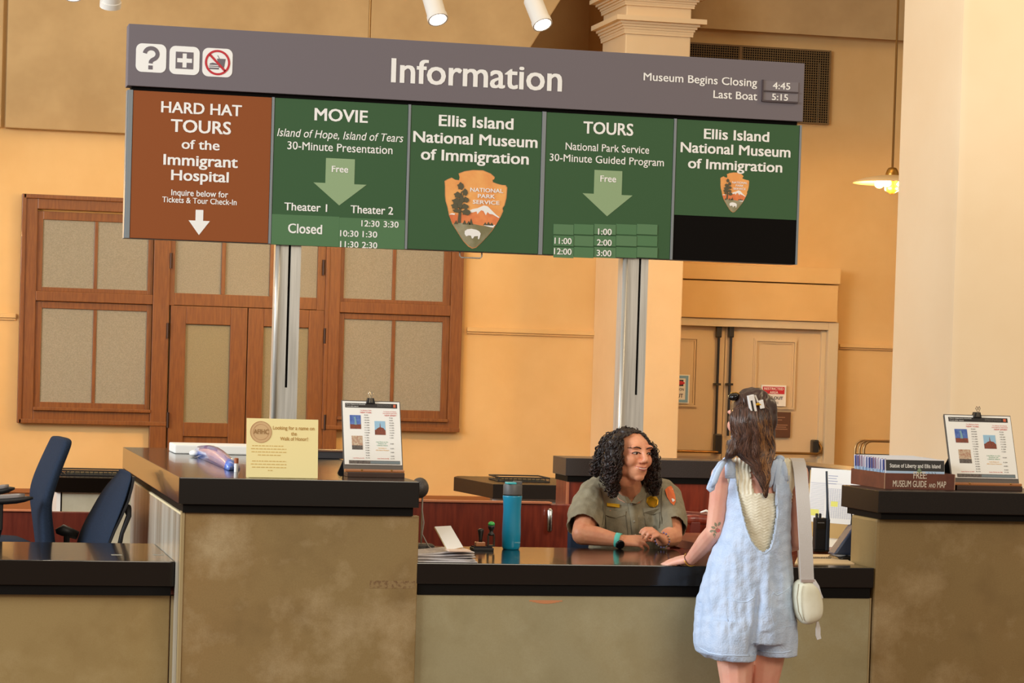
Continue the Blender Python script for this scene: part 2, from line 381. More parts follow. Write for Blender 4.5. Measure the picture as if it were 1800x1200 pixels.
# ------------------------------------------------------------------ cream double door, right
DY = WY-0.05
X = lambda u, v=650: PY(u, v, DY).x
Z = lambda u, v: PY(u, v, DY).z
hx0, hx1 = PY(1170, 500, WY-0.16).x, PY(1474, 500, WY-0.16).x
o = MB().box(hx0, hx1, WY-0.16, WY, PY(1350, 562, WY-0.16).z, PY(1350, 497, WY-0.16).z).obj('trim_6', m_wall, bevel=0.006); struct(o, 'boxed plaster lintel over the cream door', 'lintel')
o = MB().box(hx0, hx1+0.012, WY-0.175, WY, PY(1350, 495, WY-0.175).z, PY(1350, 467, WY-0.175).z).obj('trim_7', m_wall, bevel=0.006); struct(o, 'plaster band on top of the lintel over the cream door', 'lintel')
d2 = setting('door_2', (X(1270), WY, 0), 'cream painted double door with black push bar latches', 'door')
jt = Z(1300, 561); ot = Z(1300, 575)
jx0 = X(1094); mb = MB(); mb.box(X(1448), X(1466), DY-0.08, WY, 0, jt); mb.box(jx0-0.08, jx0, DY-0.08, WY, 0, jt); mb.box(jx0, X(1448), DY-0.08, WY, ot, jt); mb.box(X(1440), X(1448), DY-0.03, WY, 0, ot)
mb.obj('door_frame', m_jamb, d2, bevel=0.004)
lvs = []
for (l0, l1, p0, p1, hide) in ((1094.5, 1271.5, 1110, 1226, 0), (1272.5, 1447, 1322, 1398, 0)):
    x0, x1 = X(l0, 680), X(l1, 680); leaf = MB().box(x0, x1, DY, WY, 0.01, ot).obj('door_leaf', m_cream_door, d2, bevel=0.003); lvs.append(leaf)
    a, b = X(p0, 680), X(p1, 680); z1 = Z(1350, 595); z0 = Z(1350, 720)
    mb = MB()
    for e, t in ((0.0, 0.012), (0.010, 0.022), (0.026, 0.010)):
        frame4(mb, a+e, b-e, z0+e, z1-e, 0.014, DY-t, DY)
    mb.obj('panel_moulding', m_cream_door, leaf)
m_dark = mat('black_enamel', (34, 30, 24), 0.35, coat=0.2)
m_brass = mat('aged_brass', (134, 96, 44), 0.35, metal=0.6)
for side, (u, lu, vb0) in enumerate(((1264, 1258, 762), (1285.5, 1281, 764))):
    lf = lvs[side]
    pt = PY(u, 573, DY-0.03); pbm = PY(u-6, 790, DY-0.03)
    MB().box(pt.x-0.022, pt.x+0.022, DY-0.05, DY, pt.z-0.095, pt.z).obj('latch_housing', m_dark, lf, bevel=0.01)
    MB().tube([(pt.x, DY-0.035, pt.z-0.09), (pt.x, DY-0.035, Z(1260, 765))], 0.011, 8).obj('latch_rod', m_dark, lf)
    q = PY(u-2.5, 675, DY-0.03).z
    MB().box(pt.x-0.028, pt.x+0.028, DY-0.045, DY, q-0.01, q+0.008).obj('rod_guide', m_dark, lf)
p = PY(1259, 762, DY); MB().box(p.x-0.028, p.x+0.03, DY-0.07, DY, Z(1260, 797), Z(1260, 762)).obj('latch_housing', m_dark, lvs[0], bevel=0.01)
zb_ = Z(1230, 793); MB().tube([(X(1120, 790), DY-0.06, zb_), (p.x, DY-0.06, zb_)], 0.012, 10).obj('push_bar', m_brass, lvs[0])
p = PY(1429, 785, DY); MB().box(p.x-0.028, p.x+0.028, DY-0.075, DY, p.z-0.06, p.z+0.06).obj('latch_housing', m_dark, lvs[1], bevel=0.014)
MB().tube([(X(1295, 790), DY-0.07, p.z-0.055), (p.x+0.01, DY-0.07, p.z-0.055), (p.x+0.045, DY-0.065, p.z-0.045), (p.x+0.055, DY-0.05, p.z-0.005), (p.x+0.035, DY-0.03, p.z+0.04)], 0.011, 10).obj('push_bar', m_brass, lvs[1])
# notices on the door
m_paper = mat('white_paper', (238, 236, 228), 0.6)
def sheet_M(u0, v0, u1, v1, y): a = PY(u0, v0, y); b = PY(u1, v1, y); return a.x, b.x, b.z, a.z
def sign_rect(mb, x0, x1, z0, z1, a, b, c, d, y):
    mb.box(x0+(x1-x0)*a, x0+(x1-x0)*b, y, y+0.002, z1-(z1-z0)*d, z1-(z1-z0)*c)
x0, x1, z0, z1 = sheet_M(1339, 676, 1381, 714, DY-0.03)
m_red = mat('sign_red', (196, 40, 52), 0.5); m_ink = mat('print_ink', (40, 36, 34), 0.6); m_blue = mat('sign_blue', (122, 168, 200), 0.5)
t = thing('restricted_notice', (x0, DY, z0), 'white notice with red RESTRICTED AREA heading taped on the right door leaf', 'sign')
MB().box(x0, x1, DY-0.030, DY-0.012, z0, z1).obj('notice_sheet', m_paper, t)
mb = MB(); sign_rect(mb, x0, x1, z0, z1, 0.05, 0.93, 0.08, 0.42, DY-0.033); mb.obj('heading_band', m_red, t)
mb = MB(); put_text(mb, 'RESTRICTED', x0+0.1*(x1-x0), x0+0.88*(x1-x0), z1-0.23*(z1-z0), 0.11*(z1-z0), DY-0.0332, 0.02); put_text(mb, 'AREA', x0+0.33*(x1-x0), x0+0.67*(x1-x0), z1-0.40*(z1-z0), 0.11*(z1-z0), DY-0.0332, 0.02)
mb.obj('lettering', m_paper, t)
mb = MB(); put_text(mb, 'KEEP OUT', x0+0.08*(x1-x0), x0+0.88*(x1-x0), z1-0.68*(z1-z0), 0.14*(z1-z0), DY-0.0312, 0.03)
for i in range(2): sign_rect(mb, x0, x1, z0, z1, 0.3, 0.7, 0.8+0.07*i, 0.82+0.07*i, DY-0.0312)
mb.obj('lettering', m_ink, t)
x0, x1, z0, z1 = sheet_M(1158, 657, 1211, 709, DY-0.03)
t = thing('danger_notice', (x0, DY, z0), 'blue bordered KEEP OUT notice on the left door leaf half hidden by the pier', 'sign')
MB().box(x0, x1, DY-0.030, DY-0.012, z0, z1).obj('notice_sheet', m_paper, t)
mb = MB(); frame4(mb, x0+0.012, x1-0.012, z0+0.008, z1-0.008, 0.022, DY-0.033, DY-0.03); mb.obj('blue_border', m_blue, t)
mb = MB(); sign_rect(mb, x0, x1, z0, z1, 0.16, 0.80, 0.18, 0.40, DY-0.032); mb.obj('heading_band', m_ink, t)
mb = MB(); mb.ball(((x0+x1)/2+0.022, DY-0.033, z0+(z1-z0)*0.71), (0.07, 0.002, 0.018), 8); mb.obj('danger_oval', m_red, t)
mb = MB(); put_text(mb, 'CONSTRUCTION', x0+0.1*(x1-x0), x0+0.82*(x1-x0), z0+0.44*(z1-z0), 0.09*(z1-z0), DY-0.0315, 0.02); put_text(mb, 'KEEP OUT', x0+0.12*(x1-x0), x0+0.80*(x1-x0), z0+0.2*(z1-z0), 0.13*(z1-z0), DY-0.0315, 0.03)
mb.obj('lettering', m_ink, t)
x0, x1, z0, z1 = sheet_M(1340, 723, 1389, 769, DY-0.03)
t = thing('brown_notice', (x0, DY, z0), 'dark brown notice of fine print under the red and white notice', 'sign')
MB().box(x0, x1, DY-0.026, DY-0.012, z0, z1).obj('notice_sheet', mat('notice_brown', (92, 58, 38), 0.5), t)
mb = MB()
for i, (a, b, c) in enumerate(((0.3, 0.8, 0.2), (0.35, 0.7, 0.3), (0.15, 0.9, 0.5), (0.15, 0.85, 0.58), (0.2, 0.9, 0.66))): sign_rect(mb, x0, x1, z0, z1, a, b, c, c+0.025, DY-0.028)
mb.obj('lettering', mat('tan_print', (170, 130, 100), 0.6), t)
# vent grille
x0, x1, z0, z1 = rectxz(1160, 80, 1457, 217, WY-0.03)
x1 = PY(1457, 150, WY-0.03).x; z1 = PY(1457, 91, WY-0.03).z; z0 = PY(1452, 217, WY-0.03).z; xm = PY(1302, 92, WY-0.03).x
vt = thing('vent_grille', ((x0+x1)/2, WY, z0), 'dark square mesh air vent high on the wall right of the pier', 'vent')
MB().box(x0, x1, WY-0.012, WY, z0, z1).obj('vent_backing', mat('vent_dark', (24, 18, 10), 0.8), vt)
mb = MB(); n = 74; step = (x1-x0)/n
for i in range(n+1): mb.box(x0+i*step-0.0028, x0+i*step+0.0028, WY-0.03, WY-0.022, z0, z1)
k = int((z1-z0)/step)
for i in range(k+1): mb.box(x0, x1, WY-0.032, WY-0.024, z0+i*step-0.0028, z0+i*step+0.0028)
g = mb.obj('mesh_screen', mat('vent_wire', (112, 88, 50), 0.6), vt); g['kind'] = 'stuff'
mb = MB(); mb.box(xm-0.012, xm+0.012, WY-0.036, WY, PY(1302, 106, WY-0.03).z-0.1, z1); frame4(mb, x0-0.01, x1+0.01, z0-0.01, z1+0.01, 0.014, WY-0.034, WY); mb.obj('vent_frame', mat('vent_frame', (120, 92, 52), 0.5), vt)
xq = PY(1441, 150, WY-0.03).x; MB().box(xq-0.02, xq, WY-0.02, WY-0.013, z0, z1-0.1).obj('vent_slat', mat('vent_slat', (110, 100, 84), 0.5), vt)
# ------------------------------------------------------------------ information desk
ZL, ZT = 0.964, 1.271
YT, YM, YLF = 9.30, 9.33, 9.50
m_st_tall = stone_mat('stone_tall', (146, 122, 78), (188, 166, 126), (116, 92, 54), (150, 118, 72))
m_st_mid = stone_mat('stone_middle', (160, 150, 116), (174, 166, 134), (142, 130, 94), (164, 148, 106))
m_st_left = stone_mat('stone_left', (154, 130, 84), (174, 152, 108), (132, 106, 62), (160, 130, 80))
m_slab = mat('black_polished_slab', (20, 14, 10), 0.14, col2=(13, 9, 6), scale=260, spec=0.45, coat=0.2, detail=2)
m_slab_edge = mat('black_slab_underside', (13, 10, 8), 0.6, spec=0.12)
m_slab_h = mat('black_honed_slab', (30, 22, 16), 0.34, col2=(20, 14, 10), scale=260, spec=0.35, detail=2)
m_edge = mat('pale_metal_trim', (160, 138, 96), 0.5)
m_side = mat('side_stone_daylit', (184, 176, 158), 0.3, col2=(138, 122, 98), scale=3.0, stretch=(1, 1.8, 0.08), contrast=(0.42, 0.60))  # paler streaks than the front stone: left daylight put into the colour
SLABM = [m_slab]
def slab(name, poly, z, t, parent, rec=0.018, u=0.032):
    mb = MB(); mb.prism_xy(poly, z-t, z)
    o = mb.obj(name, SLABM[0], parent, bevel=0.003)
    cx = sum(p[0] for p in poly)/len(poly); cy = sum(p[1] for p in poly)/len(poly)
    w = max(p[0] for p in poly)-min(p[0] for p in poly); d = max(p[1] for p in poly)-min(p[1] for p in poly)
    q = [(cx+(a-cx)*(1-2*rec/w), cy+(b-cy)*(1-2*rec/d)) for a, b in poly]
    MB().prism_xy(q, z-t-u, z-t).obj('slab_underlay', m_slab_edge, parent)
    return o
# tall desk left, runs deep
TX0, TX1 = PZ(314, 838, ZT).x, PZ(743, 848, ZT).x
t = thing('tall_counter', ((TX0+TX1)/2, YT, 0), 'tall stained sandstone counter with black top holding the cream card, left of the blue bottle', 'counter')
tz = ZT - (PY(520, 890, YT).z*-1 + ZT)  # slab underside height
tz = PY(520, 889, YT).z; T_T = ZT - tz
slab('countertop', [(TX0, YT), (TX1, YT), (TX1, 11.95), (TX0, 11.95)], ZT, T_T, t)
bz = tz-0.032; bx0 = PY(319, 905, YT+0.03).x; bx1 = PY(737, 905, YT+0.03).x
MB().box(bx0+0.012, bx1, YT+0.03, YT+0.07, 0.02, bz).obj('front_panel', m_st_tall, t, bevel=0.003)
MB().box(bx0, bx0+0.012, YT+0.028, YT+0.08, 0.02, bz+0.004).obj('corner_trim', m_edge, t)
sx = PX_(240, 853, bx0)
mb = MB(); mb.box(bx0, bx0+0.03, YT+0.07, 11.6, 0.02, bz-0.01); so = mb.obj('side_panel', m_side, t)
MB().box(bx0-0.002, bx0+0.006, YT+0.05, 11.6, bz-0.010, bz-0.002).obj('edge_strip', mat('pale_edge_strip', (232, 214, 170), 0.4), t)
MB().box(bx1-0.03, bx1, YT+0.07, 11.6, 0.02, bz-0.01).obj('side_panel', m_side, t)
# faint scratched label patch on the front
a = PY(650, 1020, YT+0.03); b = PY(729, 1034, YT+0.03)
MB().box(a.x, b.x, YT+0.0292, YT+0.035, b.z, a.z).obj('tape_residue', mat('tape_residue', (142, 116, 74), 0.7, col2=(112, 82, 48), scale=70, contrast=(0.48, 0.62)), t)
# left low counter
lx1 = PY(305.5, 985, YLF).x
t = thing('low_counter', (-0.6, YLF, 0), 'low counter with black top at the left edge in front of the blue office chairs', 'counter')
lz = PY(150, 1029, YLF).z
ZLL = PY(150, 985, YLF).z
slab('countertop', [(-2.2, YLF), (bx0-0.004, YLF), (bx0-0.004, 10.36), (-2.2, 10.36)], ZLL, ZLL-lz, t, rec=0.01, u=lz-PY(150, 1046, YLF).z)
pzx = PY(301, 1100, YLF+0.06).x; lz2 = PY(150, 1046, YLF).z
MB().box(-2.2, pzx-0.01, YLF+0.035, YLF+0.08, 0.02, lz2).obj('front_panel', m_st_left, t, bevel=0.003)
MB().box(pzx-0.006, pzx+0.004, YLF+0.03, YLF+0.07, 0.02, lz2-0.002).obj('corner_trim', m_edge, t)
MB().box(pzx+0.006, bx0-0.004, YLF+0.06, YLF+0.08, 0.02, lz2-0.002).obj('corner_trim', mat('trim_grey', (112, 98, 66), 0.5), t)
mb = MB()
for u in (205, 278): p = PZ(u, 975, ZLL); mb.m = 0; mb.box(p.x-0.02, p.x+0.02, p.y-0.02, p.y+0.02, ZLL, ZLL+0.0006)
g = mb.obj('worn_mark', mat('worn_mark', (150, 146, 130), 0.6), t); g['kind'] = 'stuff'
# middle low counter
mx0 = TX1+0.003; mx1 = PY(1536.5, 998, YM).x
mz = PY(1138, 1029.5, YM).z; mz2 = PY(1138, 1048.5, YM).z
t = thing('low_counter', ((mx0+mx1)/2, YM, 0), 'low counter with long black top where the ranger rests her hands', 'counter')
back_y = PZ(900, 961, ZL).y
slab('countertop', [(mx0, YM), (mx1, YM), (mx1, back_y), (mx0, back_y)], ZL, ZL-mz, t, rec=0.01, u=mz-mz2)
MB().box(mx0, mx1-0.004, YM+0.015, YM+0.055, 0.02, mz2).obj('front_panel', m_st_mid, t, bevel=0.003)
a = PY(932, 1055, YM); b = PY(990, 1062, YM)
rs = MB(); n = 10
for i in range(n):
    f0, f1 = i/n, (i+1)/n; rs.box(a.x+(b.x-a.x)*f0, a.x+(b.x-a.x)*f1, YM+0.0143, YM+0.02, a.z-(a.z-b.z)*(0.25+0.7*math.sin(PI*(f0+0.05))), a.z)
rs.obj('rust_chip', mat('rust_chip', (196, 130, 84), 0.7), t)
MB().box(mx1-0.008, mx1-0.002, YM+0.012, YM+0.05, 0.02, mz2).obj('corner_trim', m_edge, t)
# tall counter, right
SLABM[0] = m_slab_h
RX0 = PZ(1545, 862, ZT).x; RYF = PZ(1545, 862, ZT).y
t = thing('tall_counter', (RX0+0.6, RYF, 0), 'tall sandstone counter with black top holding the brochure box, right of the visitor', 'counter')
rzu = PY(1650, 903, RYF).z
slab('countertop', [(RX0, RYF), (RX0+1.9, RYF), (RX0+1.9, RYF+0.40), (RX0-0.004, RYF+0.40)], ZT, ZT-rzu, t, rec=0.02, u=0.026)
cy = YM+0.0
MB().prism_xy([(mx1+0.004, cy), (RX0+1.9, cy), (RX0+1.9, cy+0.27), (mx1-0.0, cy+0.27)], 0.02, rzu-0.026).obj('front_panel', m_st_tall, t, bevel=0.012)

# pony wall at the back of the desk, black coping on red wood
m_redwood = mat('red_mahogany', (138, 52, 30), 0.3, col2=(110, 36, 20), scale=5, stretch=(9, 9, 1.0), coat=0.3)
m_coping = mat('charcoal_coping', (62, 54, 52), 0.3, col2=(48, 42, 40), scale=200)
p0 = PZ(990.5, 803.7, ZT); pB = PZ(1412, 818.5, ZT); pC = PZ(1486, 825.5, ZT); bkY = p0.y+0.26; pM = PZ(1395, 815, ZT)
p0y = 11.78
t = thing('back_counter', ((p0.x+pC.x)/2, p0y, 0), 'tall red wood partition with charcoal coping behind the ranger', 'partition')
dd = (pC-pM); dd.z = 0
pE = pM + dd*1.12
zb1 = PY(1100, 838, p0y).z
cop = [(p0.x, p0y), (pM.x, p0y), (pE.x, p0y-(p0y-pC.y)*1.0), (pE.x+0.25, p0y-(p0y-pC.y)*1.0), (pM.x+0.15, p0y+0.26), (p0.x, p0y+0.26)]
MB().prism_xy(cop, zb1, ZT).obj('countertop', m_coping, t, bevel=0.003)
MB().prism_xy([(p0.x+0.012, p0y+0.01), (pM.x, p0y+0.01), (pM.x+0.15, p0y+0.25), (p0.x+0.012, p0y+0.25)], zb1-0.028, zb1).obj('slab_underlay', m_slab_edge, t)
a = cop[1]; b = cop[2]
MB().prism_xy([(p0.x+0.015, p0y+0.02), (pM.x, p0y+0.02), (b[0], b[1]+0.03), (b[0]+0.15, b[1]+0.05), (pM.x+0.12, p0y+0.24), (p0.x+0.015, p0y+0.24)], 0.0, zb1-0.028).obj('wood_panel', m_redwood, t)
MB().box(p0.x+0.012, p0.x+0.022, p0y+0.012, p0y+0.03, 0, zb1-0.03).obj('corner_bead', mat('light_red_edge', (186, 110, 74), 0.4), t)
# side worktop carrying the papers at the right
sd = thing('side_desk', (4.1, 10.9, 0), 'reddish wooden worktop behind the radio handset strewn with papers', 'desk')
MB().box(mx1-0.36, mx1+1.2, back_y+0.005, 11.15, ZL-0.04, ZL).obj('desk_top', mat('worktop_red', (150, 84, 54), 0.3, col2=(128, 64, 40), scale=6), sd, bevel=0.004)
for (xx, yy) in ((mx1-0.3, back_y+0.08), (mx1+1.1, back_y+0.08), (mx1-0.3, 11.05), (mx1+1.1, 11.05)):
    MB().box(xx-0.025, xx+0.025, yy-0.025, yy+0.025, 0, ZL-0.04).obj('desk_leg', m_redwood, sd)
# low mahogany gate left of the ranger and the panel behind the office chairs
zg = 0.90; g0 = PZ(744, 884.5, zg); g1 = PZ(971, 886, zg)
t = thing('wooden_gate', ((g0.x+g1.x)/2, g1.y, 0), 'low red wooden gate panel between the tall counter and the ranger', 'gate')
MB().box(TX1+0.02, p0.x+0.02, 11.62, 11.66, 0.02, PY(860, 884, 11.62).z).obj('gate_panel', m_redwood, t, bevel=0.004)
a = PY(744, 883, 11.60); b = PY(971, 885, 11.60)
MB().box(TX1+0.02, b.x, 11.605, 11.67, b.z-0.002, b.z+0.006).obj('top_edge', mat('light_red_edge', (186, 110, 74), 0.4), t)
p = PY(970, 893, 11.60); q = PY(967, 935, 11.60)
MB().tube([(p.x-0.012, 11.585, q.z), (p.x-0.012, 11.585, q.z+0.01), (p.x-0.012, 11.585, p.z-0.01), (p.x-0.012, 11.585, p.z)], [0.007, 0.014, 0.014, 0.007], 12).obj('chrome_hinge', mat('chrome', (200, 196, 188), 0.2, metal=1.0), t, smooth=True)
t = thing('wooden_partition', (0.5, 12.4, 0), 'low dark red wooden panel behind the two blue office chairs', 'partition')
q = PY(150, 900, 12.4)
MB().box(-2.0, TX0-0.03, 12.4, 12.44, 0.0, q.z).obj('wood_panel', mat('dark_mahogany', (112, 42, 26), 0.32, col2=(92, 30, 18), scale=5, stretch=(9, 9, 1), coat=0.2), t, bevel=0.004)
MB().box(-2.0, PY(58, 900, 12.39).x, 12.385, 12.46, q.z, q.z+0.006).obj('top_edge', mat('light_red_edge', (186, 110, 74), 0.4), t)
# far low counters of the desk ring
Zf = 0.949
f0, f1, f2 = PZ(798, 838, Zf), PZ(867, 850.5, Zf), PZ(975, 850.5, Zf)
t = thing('far_counter', (f1.x+0.3, f1.y, 0), 'far low black topped counter seen behind the blue bottle', 'counter')
tt = f1.z - PY(867, 876, f1.y).z
MB().prism_xy([(f0.x, f0.y), (f1.x, f1.y), (f1.x+1.6, f1.y), (f1.x+1.6, f0.y+0.15), (f0.x+0.05, f0.y+0.15)], Zf-tt, Zf).obj('countertop', m_slab_h, t, bevel=0.003)
MB().prism_xy([(f0.x+0.27, f0.y-0.12), (f1.x+0.02, f1.y+0.10), (f1.x+1.5, f1.y+0.10), (f1.x+1.5, f0.y+0.1), (f0.x+0.27, f0.y+0.1)], 0.02, Zf-tt).obj('stone_panel', mat('pale_bluish_stone', (206, 208, 204), 0.4, col2=(186, 188, 182), scale=5), t)
fy = PZ(130, 839, Zf).y; fb = PZ(130, 825, Zf).y
t = thing('far_counter', (0.9, fy, 0), 'far low black topped counter seen between the two blue chairs', 'counter')
tt = Zf - PY(130, 865.5, fy).z; fx0 = PY(97, 850, fy).x
MB().box(fx0, fx0+2.0, fy, fb, Zf-tt, Zf).obj('countertop', m_slab, t, bevel=0.003)
MB().box(fx0+0.012, fx0+0.035, fy+0.03, fb-0.1, 0.02, Zf-tt).obj('corner_trim', mat('white_edge', (236, 232, 222), 0.4), t)
MB().box(fx0+0.045, fx0+1.9, fy+0.04, fb-0.1, 0.02, Zf-tt).obj('stone_panel', mat('pale_stone', (190, 184, 160), 0.4, col2=(176, 168, 142), scale=5), t)

# ------------------------------------------------------------------ the sign
SY = 11.32
def SP(u, v, y=SY): p = PY(u, v, y); return p.x, p.z
m_hdr = mat('sign_grey', (114, 106, 110), 0.6, spec=0.25); m_bar = mat('sign_bar_grey', (122, 128, 130), 0.45)
m_sgreen = mat('sign_green', (58, 92, 58), 0.6, spec=0.25); m_sbrown = mat('sign_brown', (142, 76, 34), 0.6, spec=0.25)
m_plq = mat('placard_green', (70, 114, 70), 0.5); m_plg = mat('placard_grey', (116, 108, 112), 0.5)
m_sblack = mat('sign_black', (14, 11, 9), 0.8, spec=0.08)
m_white = mat('sign_white', (240, 238, 232), 0.5); m_arrow = mat('arrow_green', (142, 168, 124), 0.5)
m_steel = mat('brushed_steel', (206, 202, 192), 0.30, metal=0.35, col2=(180, 176, 166), scale=5, stretch=(12, 12, 0.5))
sx0, sz1 = SP(226, 42); sx1, _ = SP(1413, 112); zseam = SP(222, 153)[1]; zbot = SP(219, 418)[1]
sgn = thing('information_sign', ((sx0+sx1)/2, SY, 0), 'wide grey, brown and green hanging board sign reading Information on two steel posts', 'sign')
hd = MB().box(sx0, sx1, SY-0.014, SY+0.10, zseam+0.006, sz1).obj('header_board', m_hdr, sgn, bevel=0.003)
MB().box(sx0+0.02, sx1-0.02, SY+0.01, SY+0.09, zseam-0.012, zseam+0.008).obj('shadow_gap', m_sblack, sgn)
def T(mb, s, u0, u1, v, cap, bold=0.02, shear=0.0, y=SY, th=0.0012, vr=None):
    """line of lettering: left/right picture columns, baseline row at the left end, capital height in pixels"""
    x0, z0 = SP(u0, v, y); x1, _z = SP(u1, v, y); k = (SP(u0, v-cap, y)[1]-z0)
    put_text(mb, s, x0, x1, z0, k, y, bold, shear, th)
def lettering(parent, lines, m, y=SY, name='lettering'):
    for l in lines:
        mb = MB(); T(mb, *l, y=y); o = mb.obj(name, m, parent)
HY = SY-0.0145
lettering(hd, [('Information', 687, 988, 144, 41, 0.020), ('Museum Begins Closing', 1131, 1331, 141, 13, 0.016), ('Last Boat', 1253.6, 1331, 172, 13, 0.016)], m_white, HY)
# pictograms
def rrect(cx, cz, w, h, r, n=6):
    pts = []
    for sx_, sz_, a0 in ((1, 1, 0), (-1, 1, PI/2), (-1, -1, PI), (1, -1, 3*PI/2)):
        for i in range(n+1):
            a = a0+PI/2*i/n; pts.append((cx+sx_*(w/2-r)+r*math.cos(a), cz+sz_*(h/2-r)+r*math.sin(a)))
    return pts
def icon(u0, u1, v0, v1):
    x0, z1 = SP(u0, v0+1.5, HY); x1, z0 = SP(u1, v1+1.5, HY); return (x0+x1)/2, (z0+z1)/2, x1-x0, z1-z0
ics = []
for (u0, u1, v0, v1) in ((239.5, 291.5, 74, 127), (298.5, 350, 78.5, 131), (356.5, 408, 82, 135)):
    cx, cz, w, h = icon(u0, u1, v0, v1); ics.append((cx, cz, w, h))
    MB().prism_xz(rrect(cx, cz, w, h, 0.2*w), HY-0.001, HY+0.001).obj('pictogram_tile', m_white, hd)
tiles = [o for o in hd.children if o.name.startswith('pictogram_tile')]
cx, cz, w, h = ics[0]
def stroke(mb, pts, wd, y0, y1):
    """flat ribbon through 2-D points"""
    n = len(pts); L_, R_ = [], []
    for i, (a, b) in enumerate(pts):
        p, q = pts[max(i-1, 0)], pts[min(i+1, n-1)]; dx, dz = q[0]-p[0], q[1]-p[1]; l = math.hypot(dx, dz); nx, nz = -dz/l*wd/2, dx/l*wd/2
        L_.append((a+nx, b+nz)); R_.append((a-nx, b-nz))
    for i in range(n-1): mb.prism_xz([L_[i], L_[i+1], R_[i+1], R_[i]], y0, y1)
mb = MB(); q = []
for i in range(15): a = PI*0.98 - i/14*PI*1.28; q.append((cx+0.0+0.21*w*math.cos(a), cz+0.145*h+0.20*h*math.sin(a)))
q += [(cx+0.035*w, cz-0.07*h), (cx-0.005*w, cz-0.12*h), (cx-0.01*w, cz-0.19*h)]
stroke(mb, q, 0.135*w, HY-0.0018, HY-0.0008); mb.box(cx-0.085*w, cx+0.06*w, HY-0.0018, HY-0.0008, cz-0.40*h, cz-0.26*h)
mb.obj('question_mark', m_hdr, hd)
cx, cz, w, h = ics[1]; mb = MB(); a = 0.295*w; b = 0.30*h; c_ = 0.07*w; e = 0.25*w; e2 = 0.25*h
for (p, r_, s_, t_) in ((-a, a, e2, b), (-a, a, -b, -e2), (-a, -e, -e2, e2), (e, a, -e2, e2), (-e, -c_, c_, e2), (c_, e, c_, e2), (-e, -c_, -e2, -c_), (c_, e, -e2, -c_)):
    mb.box(cx+p, cx+r_, HY-0.0018, HY-0.0008, cz+s_, cz+t_)
mb.obj('first_aid_cross', m_hdr, hd)
cx, cz, w, h = ics[2]
mb = MB(); k = HY-0.0018, HY-0.0008
mb.prism_xz([(cx-0.02*w, cz+0.14*h), (cx+0.27*w, cz+0.14*h), (cx+0.22*w, cz-0.17*h), (cx+0.04*w, cz-0.17*h)], *k)
stroke(mb, [(cx+0.06*w, cz+0.14*h), (cx-0.0*w, cz+0.25*h)], 0.02*w, *k)
mb.prism_xz([(cx-0.27*w, cz-0.09*h), (cx-0.25*w, cz-0.04*h), (cx-0.16*w, cz-0.01*h), (cx-0.05*w, cz-0.03*h), (cx+0.02*w, cz-0.09*h)], *k)
mb.box(cx-0.28*w, cx+0.03*w, *k, cz-0.15*h, cz-0.12*h); mb.box(cx-0.27*w, cx+0.05*w, *k, cz-0.24*h, cz-0.18*h)
mb.obj('burger_and_cup', m_hdr, hd)
mb = MB(); m_pred = mat('prohibition_red', (190, 24, 40), 0.5); n = 40; k = HY-0.0026, HY-0.0017
for i in range(n):
    a0, a1 = 2*PI*i/n, 2*PI*(i+1)/n; r0, r1 = 0.35*w, 0.42*w
    mb.prism_xz([(cx+r0*math.cos(a0), cz+r0*math.sin(a0)), (cx+r1*math.cos(a0), cz+r1*math.sin(a0)), (cx+r1*math.cos(a1), cz+r1*math.sin(a1)), (cx+r0*math.cos(a1), cz+r0*math.sin(a1))], *k)
stroke(mb, [(cx-0.26*w, cz+0.25*w), (cx+0.26*w, cz-0.27*w)], 0.075*w, *k); mb.obj('prohibition_ring', m_pred, hd)
# changeable time strips in the header
x0, z1 = SP(1342, 141, HY); x1, z0 = SP(1402, 180.5, HY); zm = SP(1342, 159.5, HY)[1]
MB().box(x0, x1, HY-0.003, HY, zm+0.003, z1-0.002).obj('time_strip', m_plg, hd); MB().box(x0, x1, HY-0.003, HY, z0+0.004, zm-0.002).obj('time_strip', m_plg, hd)
mb = MB(); mb.box(x0-0.007, x0, HY-0.008, HY, z0-0.002, z1+0.002); mb.box(x0-0.007, x1, HY-0.009, HY, z0-0.004, z0+0.003); mb.box(x0, x1, HY-0.009, HY, zm-0.003, zm+0.002); mb.obj('strip_holder', mat('holder_dark', (64, 50, 54), 0.5), hd)
lettering(hd, [('4:45', 1358, 1389, 156, 11.5, 0.018), ('5:15', 1356.5, 1385, 175.5, 11, 0.018)], m_white, HY-0.003)
# lower panels
def col_x(u, v=300): return SP(u, v)[0]
ztp = zseam-0.010
edges = [(231, 474.5), (480, 714.5), (720, 950), (958, 1182), (1187.5, 1403)]
MB().box(sx0+0.004, sx1-0.004, SY+0.012, SY+0.095, zbot, ztp).obj('sign_back', m_bar, sgn)
for a, b in ((222.5, 230.5), (475, 479.5), (715, 719.5), (950.5, 957.5), (1182.5, 1187), (1403.5, 1407)):
    MB().box(col_x(a), col_x(b), SY-0.002, SY+0.02, zbot, ztp).obj('divider_bar', m_bar, sgn, bevel=0.001)
PN = []
for i, (a, b) in enumerate(edges):
    x0, x1 = col_x(a), col_x(b); zz = zbot+0.002
    if i == 4:
        zz = SP(1290, 382)[1]; MB().box(x0, x1, SY+0.002, SY+0.02, zbot+0.002, zz-0.001).obj('blank_panel', m_sblack, sgn)
    PN.append(MB().box(x0, x1, SY, SY+0.018, zz, ztp-0.002).obj(('tour_panel', 'movie_panel', 'museum_panel', 'tour_panel', 'museum_panel')[i], m_sbrown if i == 0 else m_sgreen, sgn, bevel=0.001))
